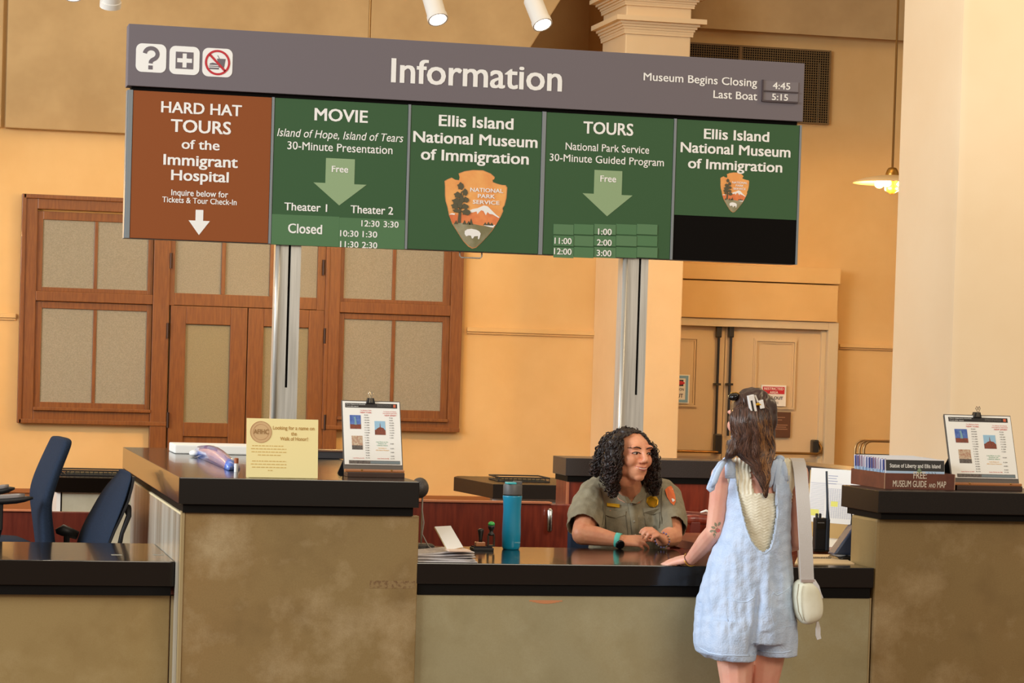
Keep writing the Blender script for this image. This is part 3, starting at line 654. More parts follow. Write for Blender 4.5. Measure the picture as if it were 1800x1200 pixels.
lettering(PN[0], [('HARD HAT', 283, 425, 197, 19, 0.026), ('TOURS', 300, 406, 231, 21.5, 0.026), ('of the', 319, 386, 261, 15.5, 0.022), ('Immigrant', 287, 418, 289, 18, 0.026), ('Hospital', 300.5, 402, 316, 17.5, 0.026),
    ('Inquire below for', 301, 401, 343, 10, 0.016), ('Tickets & Tour Check-In', 285, 416, 355, 9.5, 0.016)], m_white)
def arrow(parent, u0, u1, vt, vs_, h0, h1, ut, vtip, m, y=SY):
    x0, z1 = SP(u0, vt, y); x1, _ = SP(u1, vt, y); a, zs = SP(h0, vs_, y); b, _ = SP(h1, vs_, y); xt, zt_ = SP(ut, vtip, y)
    MB().prism_xz([(x0, z1), (x1, z1), (x1, zs), (b, zs), ((x0+x1)/2, zt_), (a, zs), (x0, zs)], y-0.001, y+0.001).obj('arrow', m, parent)
arrow(PN[0], 344, 357.5, 368.5, 387, 331.5, 369, 350, 413, m_white)
lettering(PN[1], [('MOVIE', 552.5, 646.5, 211, 21, 0.026), ('Island of Hope, Island of Tears', 487, 709, 239, 13.5, 0.004, 0.22), ('30-Minute Presentation', 505, 690, 262, 13.5, 0.008),
    ('Theater 1', 499.5, 575, 369, 13, 0.018), ('Theater 2', 616, 691, 374, 13, 0.018)], m_white)
arrow(PN[1], 573, 624, 277.5, 320.5, 551, 644.5, 597, 361, m_arrow)
lettering(PN[1], [('Free', 583, 612, 302, 10.5, 0.022)], m_white, SY-0.001)
def placard(parent, u0, u1, v0, v1, m=m_plq, t=0.003):
    x0, z1 = SP(u0, v0); x1, z0 = SP(u1, v1); MB().box(x0, x1, SY-t, SY, z0, z1).obj('placard', m, parent, bevel=0.0006)
placard(PN[1], 478, 595, 376, 434); placard(PN[1], 596.5, 710.5, 382, 438.5)
lettering(PN[1], [('Closed', 506, 566, 409, 16, 0.022), ('12:30', 635, 667, 397.5, 10.5, 0.018), ('3:30', 674, 700.5, 399, 10.5, 0.018), ('10:30', 597.6, 630, 415, 10.5, 0.018), ('1:30', 637, 663, 416.5, 10.5, 0.018), ('11:30', 597.6, 630, 434, 10.5, 0.018), ('2:30', 636, 663, 435.5, 10.5, 0.018)], m_white, SY-0.003)
lettering(PN[2], [('Ellis Island', 771, 902.5, 221, 19, 0.026), ('National Museum', 726, 945, 249, 18.5, 0.026), ('of Immigration', 739.5, 929.5, 280, 18.5, 0.026)], m_white)
lettering(PN[3], [('TOURS', 1025, 1113, 234, 20.5, 0.026), ('National Park Service', 994, 1141, 263, 12.5, 0.008), ('30-Minute Guided Program', 966, 1167, 282.5, 12.5, 0.008)], m_white)
arrow(PN[3], 1045, 1094, 298.5, 339.5, 1024, 1112, 1066, 380, m_arrow)
lettering(PN[3], [('Free', 1055, 1083, 319, 10.5, 0.022)], m_white, SY-0.001)
for r_ in range(3):
    for c_, (a, b) in enumerate(((973, 1008), (1009, 1043), (1044.5, 1082), (1083, 1118.5), (1119.5, 1155))):
        placard(PN[3], a, b, 393.5+r_*20.3, 413+r_*20.3, mat('placard_green_%d' % ((r_+c_) % 2), (72, 118, 74) if (r_+c_) % 2 else (80, 122, 80), 0.5), 0.002+0.001*((r_*2+c_) % 3))
lettering(PN[3], [('1:00', 1051, 1075, 412, 10.5, 0.018), ('2:00', 1049, 1075, 431, 10.5, 0.018), ('3:00', 1048.5, 1074.5, 449.5, 10.5, 0.018), ('11:00', 974.5, 1004.5, 428, 10.5, 0.018), ('12:00', 973.5, 1004.5, 446.5, 10.5, 0.018)], m_white, SY-0.004)
lettering(PN[4], [('Ellis Island', 1237, 1352, 243.5, 17, 0.026), ('National Museum', 1196, 1389.5, 267, 17, 0.026), ('of Immigration', 1209, 1375, 295, 16.5, 0.026)], m_white)
# arrowhead emblem (coordinates of the drawing, 0..850 x 0..1100)
m_e = [mat('emblem_orange', (232, 150, 76), 0.5, col2=(244, 176, 96), scale=9), mat('emblem_rim', (206, 140, 84), 0.5), mat('emblem_red', (214, 106, 56), 0.5, col2=(236, 140, 76), scale=14), mat('emblem_ground', (120, 114, 76), 0.5, col2=(168, 160, 130), scale=8), m_white, mat('emblem_tree', (82, 76, 50), 0.5)]
OUT = [(85, 210), (120, 185), (170, 160), (215, 185), (262, 190), (268, 150), (255, 100), (330, 65), (430, 45), (555, 42), (650, 80), (702, 125), (700, 150), (678, 160), (682, 195), (740, 215), (800, 228), (840, 228), (862, 260), (856, 400), (836, 500), (812, 540), (820, 580), (790, 660), (730, 780), (690, 850), (640, 920), (560, 1020), (500, 1085), (450, 1102), (400, 1075), (340, 1010), (300, 950), (245, 860), (195, 780), (150, 660), (130, 560), (105, 480), (95, 400), (92, 290)]
def emblem(parent, f, th=0.0006):
    y = SY; mb = MB()
    def P(pts, mi, k, d=0): mb.m = mi; mb.prism_xz([f(a, b) for a, b in pts], y-th*k, y-th*(k-1))
    P(OUT, 1, 1)
    cx_, cy_ = 470, 520; P([(cx_+(a-cx_)*0.975, cy_+(b-cy_)*0.98) for a, b in OUT], 0, 2)
    P([(150, 665), (230, 650), (330, 640), (420, 600), (500, 560), (580, 540), (680, 600), (780, 670), (725, 785), (470, 780), (200, 770)], 2, 3)
    P([(205, 780), (300, 762), (430, 765), (540, 785), (680, 800), (700, 815), (640, 915), (560, 1010), (500, 1072), (450, 1088), (405, 1062), (340, 1000), (300, 940), (250, 855)], 3, 4)
    P([(405, 590), (440, 570), (500, 555), (545, 530), (580, 514), (625, 525), (680, 580), (730, 630), (778, 668), (760, 672), (690, 630), (650, 625), (625, 600), (605, 645), (575, 590), (545, 580), (500, 635), (490, 600), (440, 615), (405, 620)], 4, 4)
    P([(580, 782), (640, 772), (725, 770), (700, 808), (650, 800)], 4, 5); P([(150, 655), (190, 635), (225, 640), (220, 658)], 4, 4)
    P([(350, 870), (380, 845), (430, 835), (490, 845), (530, 865), (548, 895), (540, 935), (530, 972), (515, 970), (515, 930), (470, 935), (455, 965), (440, 965), (430, 930), (400, 925), (370, 940), (350, 910)], 4, 6)
    P([(290, 340), (303, 340), (300, 762), (258, 765), (270, 600)], 5, 5)
    for jj, (a, b, w_, h_) in enumerate(((285, 270, 40, 48), (340, 350, 34, 46), (250, 390, 44, 40), (350, 450, 42, 36), (245, 475, 60, 42), (220, 540, 44, 40), (340, 540, 50, 34), (245, 600, 50, 26), (360, 615, 56, 40), (300, 440, 26, 60), (280, 520, 30, 50))):
        P([(a+w_*(1+0.18*math.sin(i*2.3))*math.cos(2*PI*i/11), b+h_*(1+0.22*math.cos(i*3.1))*math.sin(2*PI*i/11)) for i in range(11)], 5, 6+0.5*jj)
    for (a, h_) in ((345, 60), (425, 85), (395, 50), (600, 40), (640, 50), (680, 40), (240, 50)): P([(a-26, 780), (a, 780-h_), (a+26, 780)], 5, 5)
    o = mb.obj('arrowhead_emblem', m_e, parent)
    mb = MB()
    for s_, a, b, v, c_ in (('NATIONAL', 402, 810, 336, 52), ('PARK', 497, 710, 415, 50), ('SERVICE', 437, 768, 497, 50)):
        x0, z0 = f(a, v); x1, _ = f(b, v); z1 = f(a, v-c_)[1]; put_text(mb, s_, x0, x1, z0, z1-z0, y-th*6, 0.028, 0, 0.0006)
    mb.obj('lettering', m_white, parent)
tlx, tlz = SP(770+85/7.5, 290+210/7.5); brx, brz = SP(770+450/7.5, 290+1102/7.5)
kx = (brx-tlx)/(450-85); kz = (tlz-brz)/(1102-210)
f1_ = lambda a, b: (tlx+(a-85)*kx, tlz-(b-210)*kz - (0.0))
emblem(PN[2], f1_)
c2x, c2z = SP(1291, 338); k2x = (SP(1316.8, 338)[0]-SP(1265.6, 338)[0])/780; k2z = (SP(1291, 302.4)[1]-SP(1291, 373)[1])/1060
emblem(PN[4], lambda a, b: (c2x+(a-475)*k2x, c2z-(b-570)*k2z), 0.0004)
# posts
for (u0, u1, vv, end, su, st) in ((482, 524, 600, 1.2725, 505, 681), (1092.5, 1134.5, 600, 0.0, 1121, 694)):
    x0 = PY(u0+1, vv, SY+0.02).x; x1 = PY(u1+1, vv, SY+0.02).x; xs = PY(su, 600, SY+0.02).x; zs = PY(su, st, SY+0.02).z; zt_ = zbot+0.2
    w_ = 0.0055; y0, y1 = SY+0.02, SY+0.02+0.11
    mb = MB(); mb.box(x0, xs-w_, y0, y1, end, zt_); mb.box(xs+w_, x1, y0, y1, end, zt_); mb.box(xs-w_, xs+w_, y0, y1, end, zs); mb.box(xs-w_, xs+w_, y0+0.03, y1, zs, zt_)
    po = mb.obj('post', m_steel, sgn)
    MB().tube([(x0+0.004, y0+0.002, end), (x0+0.004, y0+0.002, zt_)], 0.012, 12).obj('post_edge', m_steel, po, smooth=True)
    MB().box(xs-w_, xs+w_, y0+0.012, y0+0.029, zs, zt_).obj('slot', m_sblack, po)
    if end > 0: MB().box(x0-0.04, x1+0.04, y0-0.03, y1+0.04, end, end+0.01).obj('post_flange', m_steel, sgn, bevel=0.002)
# little pull handle under the board
a, b = PY(808, 449, SY+0.05), PY(847, 450, SY+0.05); zz = zbot
MB().tube([(a.x, SY+0.05, zz+0.01), (a.x, SY+0.05, zz-0.018), (a.x+0.008, SY+0.05, zz-0.026), (b.x-0.008, SY+0.05, zz-0.026), (b.x, SY+0.05, zz-0.018), (b.x, SY+0.05, zz+0.01)], 0.0035, 8).obj('pull_handle', m_steel, sgn, smooth=True)

# ------------------------------------------------------------------ lamps
m_bulb = mat('lit_bulb', (255, 196, 96), 0.4, emit=28.0); m_lbrass = mat('lamp_brass', (190, 140, 60), 0.3, metal=0.8)
m_glass_shade = mat('opal_shade', (240, 206, 150), 0.4)
def pendant(u, v, y, label, watts=1.0, full=True):
    c = PY(u, v, y); t = thing('pendant_lamp', (c.x, c.y, c.z), label, 'lamp', None)
    R_ = 0.285; M = Matrix.Translation(c)
    MB().lathe([(0.03, 0.045), (0.10, 0.036), (0.20, 0.018), (R_, -0.012), (R_+0.004, -0.018), (R_, -0.020), (0.20, 0.008), (0.10, 0.026), (0.03, 0.034)], 40, M).obj('lamp_shade', m_glass_shade, t, smooth=True)
    MB().lathe([(0.012, 0.10), (0.03, 0.095), (0.042, 0.075), (0.05, 0.05), (0.045, 0.02), (0.05, 0.0), (0.03, -0.025), (0.055, -0.045), (0.05, -0.07), (0.02, -0.09), (0.008, -0.10)], 20, M).obj('lamp_body', m_lbrass, t, smooth=True)
    for i in range(4):
        a = PI/4+i*PI/2; MB().ball(c+Vector((0.10*math.cos(a), 0.10*math.sin(a), -0.022)), (0.036, 0.036, 0.03), 8).obj('bulb', m_bulb, t, smooth=True)
        d = bpy.data.lights.new('bulb_glow', 'POINT'); d.energy = 26*watts; d.color = (1.0, 0.60, 0.22); d.shadow_soft_size = 0.03
        lo = bpy.data.objects.new('bulb_glow', d); C.objects.link(lo); lo.location = c+Vector((0.10*math.cos(a), 0.10*math.sin(a), -0.065))
    MB().tube([c+Vector((0, 0, 0.09)), Vector((c.x, c.y, 7.0 if False else 6.4))], 0.009, 8).obj('lamp_rod', m_brass, t)
pendant(1568, 318, 17.6, 'brass pendant lamp with wide shallow glass shade glowing beside the right pillar', 1.0)
pendant(642, 322, 17.6, 'brass pendant lamp hanging behind the sign, only its rod showing above the board', 1.0)
pendant(-290, 322, 17.6, 'brass pendant lamp hanging beyond the left edge', 1.0)
# track spotlights
m_can = mat('white_spot_can', (222, 216, 204), 0.45); m_lens = mat('spot_lens', (255, 250, 238), 0.3, emit=12.0)
def spot(u, v, ax, L_, label, lit=True, R_=0.05):
    """can whose open end is at picture point (u, v); ax = direction the light points"""
    y = 13.0; c = PY(u, v, y); d = Vector(ax).normalized(); t = thing('track_spotlight', c, label, 'spotlight', None)
    q = Vector((0, 0, 1)).rotation_difference(d).to_matrix().to_4x4(); M = Matrix.Translation(c) @ q
    MB().lathe([(0.02, -L_-0.02), (R_*0.8, -L_), (R_, -L_+0.02), (R_, -0.03), (R_+0.004, -0.028), (R_+0.004, 0.0), (R_-0.004, 0.0), (R_-0.006, -0.012)], 28, M, cap=False).obj('can', m_can, t, smooth=False, auto=True)
    MB().lathe([(R_-0.008, -0.02), (R_*0.6, -0.012), (0.002, -0.008)], 24, M).obj('lens', m_lens if lit else mat('dark_lens', (90, 84, 74), 0.3), t, smooth=True)
    top = M @ Vector((0, 0, -L_*0.6)); MB().tube([top, top+Vector((0, 0.02, 0.14)), top+Vector((0, 0.02, 0.20))], 0.010, 8).obj('stem', m_can, t)
    MB().box(top.x-0.2, top.x+0.2, top.y, top.y+0.04, top.z+0.19, top.z+0.23).obj('track', m_can, t)
    tt_ = top+Vector((0, 0.02, 0.2)); MB().tube([tt_, (tt_.x, tt_.y, 6.2)], 0.006, 6).obj('suspension_rod', m_can, t)
    if lit:
        l = bpy.data.lights.new('spot_beam', 'SPOT'); l.energy = 60; l.color = (1.0, 0.86, 0.66); l.spot_size = 0.9; l.spot_blend = 0.6; l.shadow_soft_size = 0.04
        lo = bpy.data.objects.new('spot_beam', l); C.objects.link(lo); lo.location = c+d*0.02; lo.rotation_euler = d.to_track_quat('-Z', 'Y').to_euler()
spot(770, 35, (0.16, -0.55, -0.9), 0.19, 'lit white track spotlight above the letter I of Information')
spot(954, 44, (0.22, -0.55, -0.85), 0.19, 'lit white track spotlight nearest the cream pier')
spot(127, -8, (-0.1, -0.5, -0.9), 0.17, 'lit track spotlight at the upper left edge, mostly out of frame')
spot(194, 12, (0.0, 0.5, -0.9), 0.17, 'unlit white track spotlight over the question mark tile', lit=False)
#PART3
# ------------------------------------------------------------------ office chairs behind the left counter
m_blue_f = mat('blue_fabric', (40, 50, 66), 0.95, col2=(31, 40, 54), scale=220, bump=0.25, bscale=400, spec=0.15)
m_blackpl = mat('black_plastic', (30, 28, 28), 0.5); m_greypad = mat('grey_arm_pad', (120, 112, 108), 0.4)
def cushion(front, ridge, rear, yn, yf, name, parent):
    """backrest from picture outlines: near-front ridge, near-rear edge, far-front edge"""
    rs = []
    for (fa, ri, re) in zip(front, ridge, rear):
        a = PY(*ri, yn); b = PY(*re, yn+0.01); c = PY(*fa, yf); d = c+(b-a)
        a.z = b.z = c.z = d.z = (a.z+c.z)/2
        pts = []
        for p, q in ((a, b), (b, d), (d, c), (c, a)): pts += [p.lerp(q, 0.12), p.lerp(q, 0.5), p.lerp(q, 0.88)]
        rs.append(pts)
    c0 = sum(rs[0], Vector())/12; top = [p.lerp(c0, 0.35)+Vector((0, 0, 0.022)) for p in rs[0]]; top2 = [p.lerp(c0, 0.12)+Vector((0, 0, 0.014)) for p in rs[0]]
    rs = [top, top2] + rs
    o = MB().rings(rs[::-1]).obj(name, m_blue_f, parent, smooth=True)
    md = o.modifiers.new('s', 'SUBSURF'); md.levels = 2; md.render_levels = 2
    return o
def star_base(parent, cx, cy, seat_z, face):
    MB().lathe([(0.028, 0.10), (0.028, seat_z*0.55), (0.018, seat_z*0.55), (0.018, seat_z-0.06)], 14, Matrix.Translation((cx, cy, 0))).obj('gas_lift', m_blackpl, parent)
    for i in range(5):
        a = i*2*PI/5+face; d = Vector((math.cos(a), math.sin(a), 0)); c = Vector((cx, cy, 0))
        leg = MB().tube([c+Vector((0, 0, 0.11)), c+d*0.15+Vector((0, 0, 0.10)), c+d*0.30+Vector((0, 0, 0.075))], [0.03, 0.024, 0.016], 8).obj('base_leg', m_blackpl, parent)
        q = c+d*0.30; n = Vector((-d.y, d.x, 0)); MB().tube([q-n*0.02+Vector((0, 0, 0.03)), q+n*0.02+Vector((0, 0, 0.03))], 0.03, 12).obj('caster', m_blackpl, leg)
def seatpad(parent, cx, cy, z, w, d, ang, m=None):
    M = Matrix.Translation((cx, cy, z)) @ Matrix.Rotation(ang, 4, 'Z'); rs = []
    for e, h in ((0.03, -0.05), (0.0, -0.035), (0.0, -0.01), (0.025, 0.0), (0.09, 0.006)):
        rs.append([M @ Vector((x, y, h)) for x, y in rrect(0, 0, d-e*2, w-e*2, 0.08)])
    return MB().rings(rs).obj('seat', m or m_blue_f, parent, auto=True)
yn, yf = 10.85, 11.27
base = PY(60, 950, 11.05)
c1_ = thing('office_chair', (base.x-0.2, 11.05, 0), 'tall backed blue office chair with grey arm pads at the left edge', 'chair', 'blue office chairs')
cushion([(84, 776), (64, 820), (47, 863), (49.5, 888), (55, 925), (60, 970), (64, 1000)], [(113, 776), (95, 815), (80, 858), (70, 886), (71, 925), (74, 970), (78, 1000)], [(131, 778), (113, 822), (99, 858), (93, 880), (98, 918), (103, 955), (108, 1000)], yn, yf, 'backrest', c1_)
sz_ = 0.80; p = PY(60, 960, 11.05)
seatpad(c1_, p.x-0.25, 11.10, 0.90, 0.44, 0.46, 0.14); star_base(c1_, p.x-0.36, 11.22, 0.86, 0.3)
for (u0, v0, u1, v1, y) in ((-60, 881, 58, 875, 10.83), (-60, 866, 26, 858, 11.32)):
    a, b = PY(u0, v0, y), PY(u1, v1, y); z_ = (a.z+b.z)/2
    mb = MB(); n = 9; rs = []
    for i in range(n):
        t_ = i/(n-1); e = min(1, 0.3+4*min(t_, 1-t_)); c = a.lerp(b, t_); c.z = a.z+(b.z-a.z)*t_**2
        rs.append([c+Vector((0, 0.032*e*math.cos(k*PI/5), 0.017*e*math.sin(k*PI/5))) for k in range(10)])
    arm = mb.rings(rs).obj('armrest', m_blackpl, c1_, smooth=True)
    MB().rings([[q+Vector((0, 0, 0.012)) for q in [c_.lerp(sum(r, Vector())/10, 0.15)*1 for c_ in r]] for r in rs[1:-1]]).obj('arm_pad', m_greypad, arm, smooth=True)
    m_ = a.lerp(b, 0.5); MB().tube([m_+Vector((0, 0, -0.01)), m_+Vector((0, 0, -0.12)), Vector((m_.x-0.02, 11.06+(m_.y-11.06)*0.5, 0.86))], 0.016, 8).obj('arm_post', m_blackpl, c1_)
yn, yf = 10.62, 11.03
c2_ = thing('office_chair', (PY(150, 950, 10.9).x, 10.85, 0), 'lower blue office chair leaning back against the left side of the tall counter', 'chair', 'blue office chairs')
fr = [(206, 832), (191, 845), (176, 865), (159, 898), (143, 927), (134, 955), (128, 985)]; rd = [(229, 838), (224, 855), (219, 874), (207, 903), (195, 930), (186, 955), (178, 985)]; re = [(234, 838), (230, 858), (224, 880), (212, 908), (200, 933), (190, 957), (183, 987)]
cushion(fr, rd, re, yn, yf, 'backrest', c2_)
shell = [(a+4, b) for a, b in re]
mb = MB(); rs = []
for (ri, rr_, fa) in zip(re, shell, fr):
    a = PY(*ri, yn); b = PY(*rr_, yn); c = PY(*fa, yf); w = b-a; d = c+(a-PY(*rd[0], yn))*0.4
    d = Vector((c.x+(PY(re[0][0], re[0][1], yn).x-PY(rd[0][0], rd[0][1], yn).x)+0.004, c.y, a.z)); a.z = b.z = d.z
    rs.append([a, b, d+w, d])
mb.rings(rs[::-1]); mb.obj('back_shell', m_blackpl, c2_, auto=True)
p1, p2, p3 = PY(214, 893, yn+0.1), PY(224, 898, yn+0.02), PY(214, 950, yn+0.02)
MB().tube([p1, p2+Vector((0, 0, 0.012)), p2+Vector((0.006, 0, -0.02)), p3+Vector((0.0, 0, 0.03)), p3+Vector((-0.02, 0, -0.08))], [0.018, 0.018, 0.012, 0.009, 0.012], 10).obj('recline_arm', m_blackpl, c2_, smooth=True)
p = PY(140, 960, 10.85); seatpad(c2_, p.x-0.16, 10.86, 0.84, 0.44, 0.42, 0.25); star_base(c2_, p.x-0.06, 10.76, 0.80, 0.9)
a, b = PY(98, 934, 11.1), PY(137, 941, 11.1)
MB().tube([a, a.lerp(b, 0.3)+Vector((0, 0, 0.012)), b], [0.008, 0.022, 0.016], 10, flat=1.2).obj('armrest', m_blackpl, c2_, smooth=True)
MB().tube([a.lerp(b, 0.5), a.lerp(b, 0.5)+Vector((0, 0, -0.12)), Vector((p.x-0.16, 11.0, 0.80))], 0.014, 8).obj('arm_post', m_blackpl, c2_)

# ------------------------------------------------------------------ things on the tall counter
def leaning(O, ax, lean, tilt=0.0):
    """matrix of a sheet whose local x runs right, z up the sheet, y into it"""
    zx = Vector((0, math.sin(lean), math.cos(lean))); xx = Vector((math.cos(ax), math.sin(ax), 0)); yy = zx.cross(xx); zz = xx.cross(yy)
    M = Matrix((( xx.x, yy.x, zz.x, O.x), (xx.y, yy.y, zz.y, O.y), (xx.z, yy.z, zz.z, O.z), (0, 0, 0, 1)))
    return M
m_card = mat('cream_card', (240, 224, 160), 0.5)
O = PZ(432.5, 839, ZT); w_ = PY(558.5, 839, O.y).x-O.x; hgt = PY(428, 735, O.y+0.03).z-ZT
M = leaning(O+Vector((0, 0, 0.0015)), 0.0, 0.12)
L_ = hgt/math.cos(0.12)
t = thing('info_card', (O.x+w_/2, O.y, ZT), 'cream card headed Looking for a name on the Walk of Honor on the tall counter', 'sign')
MB().box(0, w_, 0, 0.003, 0, L_, M).obj('card_sheet', m_card, t)
MB().box(O.x+0.01, O.x+w_-0.01, O.y+0.004, O.y+0.07, ZT, ZT+0.003).obj('card_foot', m_card, t)
m_gold = mat('gold_print', (176, 128, 44), 0.5); m_brown = mat('brown_print', (150, 108, 52), 0.5); m_seal = mat('seal_pink', (206, 170, 120), 0.5)
def lines(parent, M, rows, m, y=-0.0006, bold=0.01):
    for s, a, b, z, c in rows:
        mb = MB(); put_text(mb, s, a, b, z, c, y, bold, M=M); mb.obj('lettering', m, parent)
k = w_/126.0; kz = L_/104.0     # card millimetres per picture pixel
lines(t, M, [('Looking for a name on', 46*k, 119*k, L_-19*kz, 6*kz), ('the', 78*k, 88*k, L_-29*kz, 6*kz), ('Walk of Honor?', 59*k, 108*k, L_-38*kz, 6*kz)], m_gold, bold=0.012)
mb = MB(); n = 36; cx, cz, R_ = 25*k, L_-24*kz, 19*k
MB().prism_xz([(cx+R_*math.cos(2*PI*i/n), cz+R_*math.sin(2*PI*i/n)) for i in range(n)], -0.0005, 0, M).obj('round_seal', m_seal, t)
for i in range(n):
    a0, a1 = 2*PI*i/n, 2*PI*(i+1)/n
    for r0, r1 in ((R_*0.95, R_), (R_*0.70, R_*0.73)): mb.prism_xz([(cx+r0*math.cos(a0), cz+r0*math.sin(a0)), (cx+r1*math.cos(a0), cz+r1*math.sin(a0)), (cx+r1*math.cos(a1), cz+r1*math.sin(a1)), (cx+r0*math.cos(a1), cz+r0*math.sin(a1))], -0.0012, -0.0005, M)
mb.obj('seal_rings', mat('seal_line', (180, 132, 88), 0.5), t)
mb = MB(); put_text(mb, 'AFIHC', cx-R_*0.68, cx+R_*0.72, cz-0.18*R_, 0.42*R_, -0.0013, 0.02, M=M); mb.obj('lettering', m_brown, t)
mb = MB(); rnd = random.Random(3)
for i, (a, b) in enumerate(((10, 66), (8, 70), (9, 70), (20, 60), None, (10, 70), (8, 71), (10, 70), (38, 46)) if True else []) if False else enumerate([(10, 66), (8, 70), (9, 70), (20, 60), (0, 0), (10, 70), (8, 71), (10, 70), (38, 46)]):
    x = a*k; z = L_-(49+5.4*i)*kz
    while x < b*k:
        wd = rnd.uniform(2.5, 7)*k; wd = min(wd, b*k-x); mb.box(x, x+wd, -0.0006, 0, z, z+1.5*kz, M); x += wd+1.4*k
g = mb.obj('fine_print', mat('fine_gold', (206, 172, 96), 0.5), t); g['kind'] = 'stuff'

m_frame = mat('grey_clipboard', (92, 84, 76), 0.4); m_oak = mat('oak_ledge', (178, 112, 62), 0.4, coat=0.2); m_dkwood = mat('dark_wood_base', (64, 40, 28), 0.4)
m_steelc = mat('clip_steel', (190, 180, 160), 0.25, metal=0.9)
def easel(u0, u1, vb, vsheet, vtop, label, layers, name='schedule_easel', warm=False, dpx=7.0):
    O = PZ(u0, vb, ZT); x1 = PZ(u1, vb, ZT).x; bh = 0.024; w0 = x1-O.x
    t = thing(name, (O.x+w0/2, O.y, ZT), label, 'stand')
    MB().box(O.x+0.004, x1, O.y, O.y+0.09, ZT, ZT+bh*0.8).obj('wood_base', m_dkwood, t, bevel=0.002)
    MB().box(O.x-0.004, x1, O.y+0.005, O.y+0.04, ZT+bh*0.8, ZT+bh*1.25).obj('wood_ledge', m_oak, t, bevel=0.003)
    for e in (0.06, w0-0.05): MB().lathe([(0.001, 0.0), (0.004, 0.0), (0.003, -0.003), (0.001, -0.004)], 10, Matrix.Translation((O.x+e, O.y+0.006, ZT+bh*1.15)) @ Matrix.Rotation(-PI/2, 4, 'X')).obj('brass_screw', m_lbrass, t)
    lean = 0.38; yb = O.y+0.03; zb_ = ZT+bh*1.25
    # sheet length from the picture
    L_ = 0.1
    for it in range(20):
        q = PY(u0, vtop, yb+L_*math.sin(lean)); L_ = (q.z-zb_)/math.cos(lean)
    Ox = O.x-0.006; W_ = x1-Ox
    M = leaning(Vector((Ox, yb, zb_)), 0, lean)
    for i in range(layers):
        MB().box(0.0006*i, W_-0.0006*i, 0.003+0.005*i, 0.0065+0.005*i, 0, L_-0.004*(i % 2), M).obj('clipboard', m_frame if i % 2 == 0 else m_blackpl, t, bevel=0.0015)
    # rear prop
    back = M @ Vector((W_*0.5, 0.02, L_*0.75)); MB().prism_xz([(-W_*0.45, 0), (W_*0.3, 0), (W_*0.15, L_*0.8), (-W_*0.1, L_*0.8)], 0, 0.004, Matrix.Translation((Ox+W_/2, yb+L_*math.sin(lean)+0.12, ZT)) @ Matrix.Rotation(0.22, 4, 'X')).obj('rear_prop', m_blackpl, t)
    # printed sheet
    sh = MB().box(0.004, W_-0.004, 0, 0.0012, L_*0.065, L_-0.005, M).obj('schedule_sheet', m_paper, t)
    y = -0.0006
    def rb(a, b, c, d, m, name='print_block', yy=y):   # fractions of the sheet, c/d measured from the top
        return MB().box(W_*a, W_*b, yy, yy+0.0005, L_*(1-d), L_*(1-c), M).obj(name, m, sh)
    rb(0.06, 0.94, 0.045, 0.11, mat('header_black', (36, 30, 28), 0.5), 'header_bar')
    rb(0.875, 0.915, 0.055, 0.098, mat('arrow_logo', (206, 96, 60), 0.5), 'header_logo', y-0.0004)
    lines(sh, M, [('Ferry Departure Schedule', 0.075*W_, 0.40*W_, L_*(1-0.07), 0.012*L_), ('From Ellis Island', 0.075*W_, 0.28*W_, L_*(1-0.10), 0.012*L_)], m_white, y-0.0006)
    lines(sh, M, [('National Park Service', 0.6*W_, 0.84*W_, L_*(1-0.072), 0.009*L_), ('U.S. Department of the Interior', 0.6*W_, 0.84*W_, L_*(1-0.092), 0.009*L_)], mat('grey_print', (150, 146, 140), 0.5), y-0.0006)
    m_rp = mat('red_print', (206, 66, 52), 0.5); m_op = mat('orange_print', (226, 170, 70), 0.5); m_gp = mat('green_print', (80, 160, 120), 0.5)
    lines(sh, M, [('To Battery Park', 0.31*W_, 0.50*W_, L_*(1-0.155), 0.014*L_), ('NEW YORK', 0.31*W_, 0.50*W_, L_*(1-0.19), 0.02*L_), ('To Statue of Liberty', 0.70*W_, 0.92*W_, L_*(1-0.165), 0.012*L_), ('and Liberty State Park', 0.69*W_, 0.93*W_, L_*(1-0.19), 0.012*L_), ('NEW JERSEY', 0.72*W_, 0.92*W_, L_*(1-0.225), 0.02*L_),
        ('Last Ferry to NY', 0.16*W_, 0.35*W_, L_*(1-0.85), 0.013*L_), ('Last Ferry to NJ', 0.57*W_, 0.76*W_, L_*(1-0.85), 0.013*L_)], m_rp, y)
    lines(sh, M, [('Last Boat to the', 0.56*W_, 0.76*W_, L_*(1-0.61), 0.013*L_), ('Statue of', 0.59*W_, 0.73*W_, L_*(1-0.635), 0.013*L_), ('Liberty Island', 0.57*W_, 0.75*W_, L_*(1-0.66), 0.013*L_)], m_gp, y)
    lines(sh, M, [('Last Boat to', 0.59*W_, 0.73*W_, L_*(1-0.70), 0.013*L_), ('Ellis Island Museum', 0.55*W_, 0.77*W_, L_*(1-0.73), 0.013*L_)], m_op, y)
    ts = ['9:50', '10:00', '10:20', '10:40', '11:00', '11:20', '11:40', '12:00', '1:00', '1:20', '1:40', '2:00', '2:20', '2:40', '3:20', '4:00', '4:45', '5:15']
    lines(sh, M, [(s, 0.375*W_, (0.44 if len(s) == 4 else 0.455)*W_, L_*(1-0.225-0.0365*i), 0.014*L_) for i, s in enumerate(ts)], m_ink, y)
    ts = ['9:20', '9:50', '10:20', '10:50', '11:20', '11:50', '12:20', '1:20', '1:50', '2:20', '3:20', '4:00', '4:40', '5:15']; zs = [0.26+0.036*i for i in range(9)]+[0.635, 0.64+0.065, 0.76, 0.815, 0.85]
    lines(sh, M, [(s, 0.795*W_, (0.855 if len(s) == 4 else 0.87)*W_, L_*(1-zs[i]), 0.014*L_) for i, s in enumerate(ts)], m_ink, y)
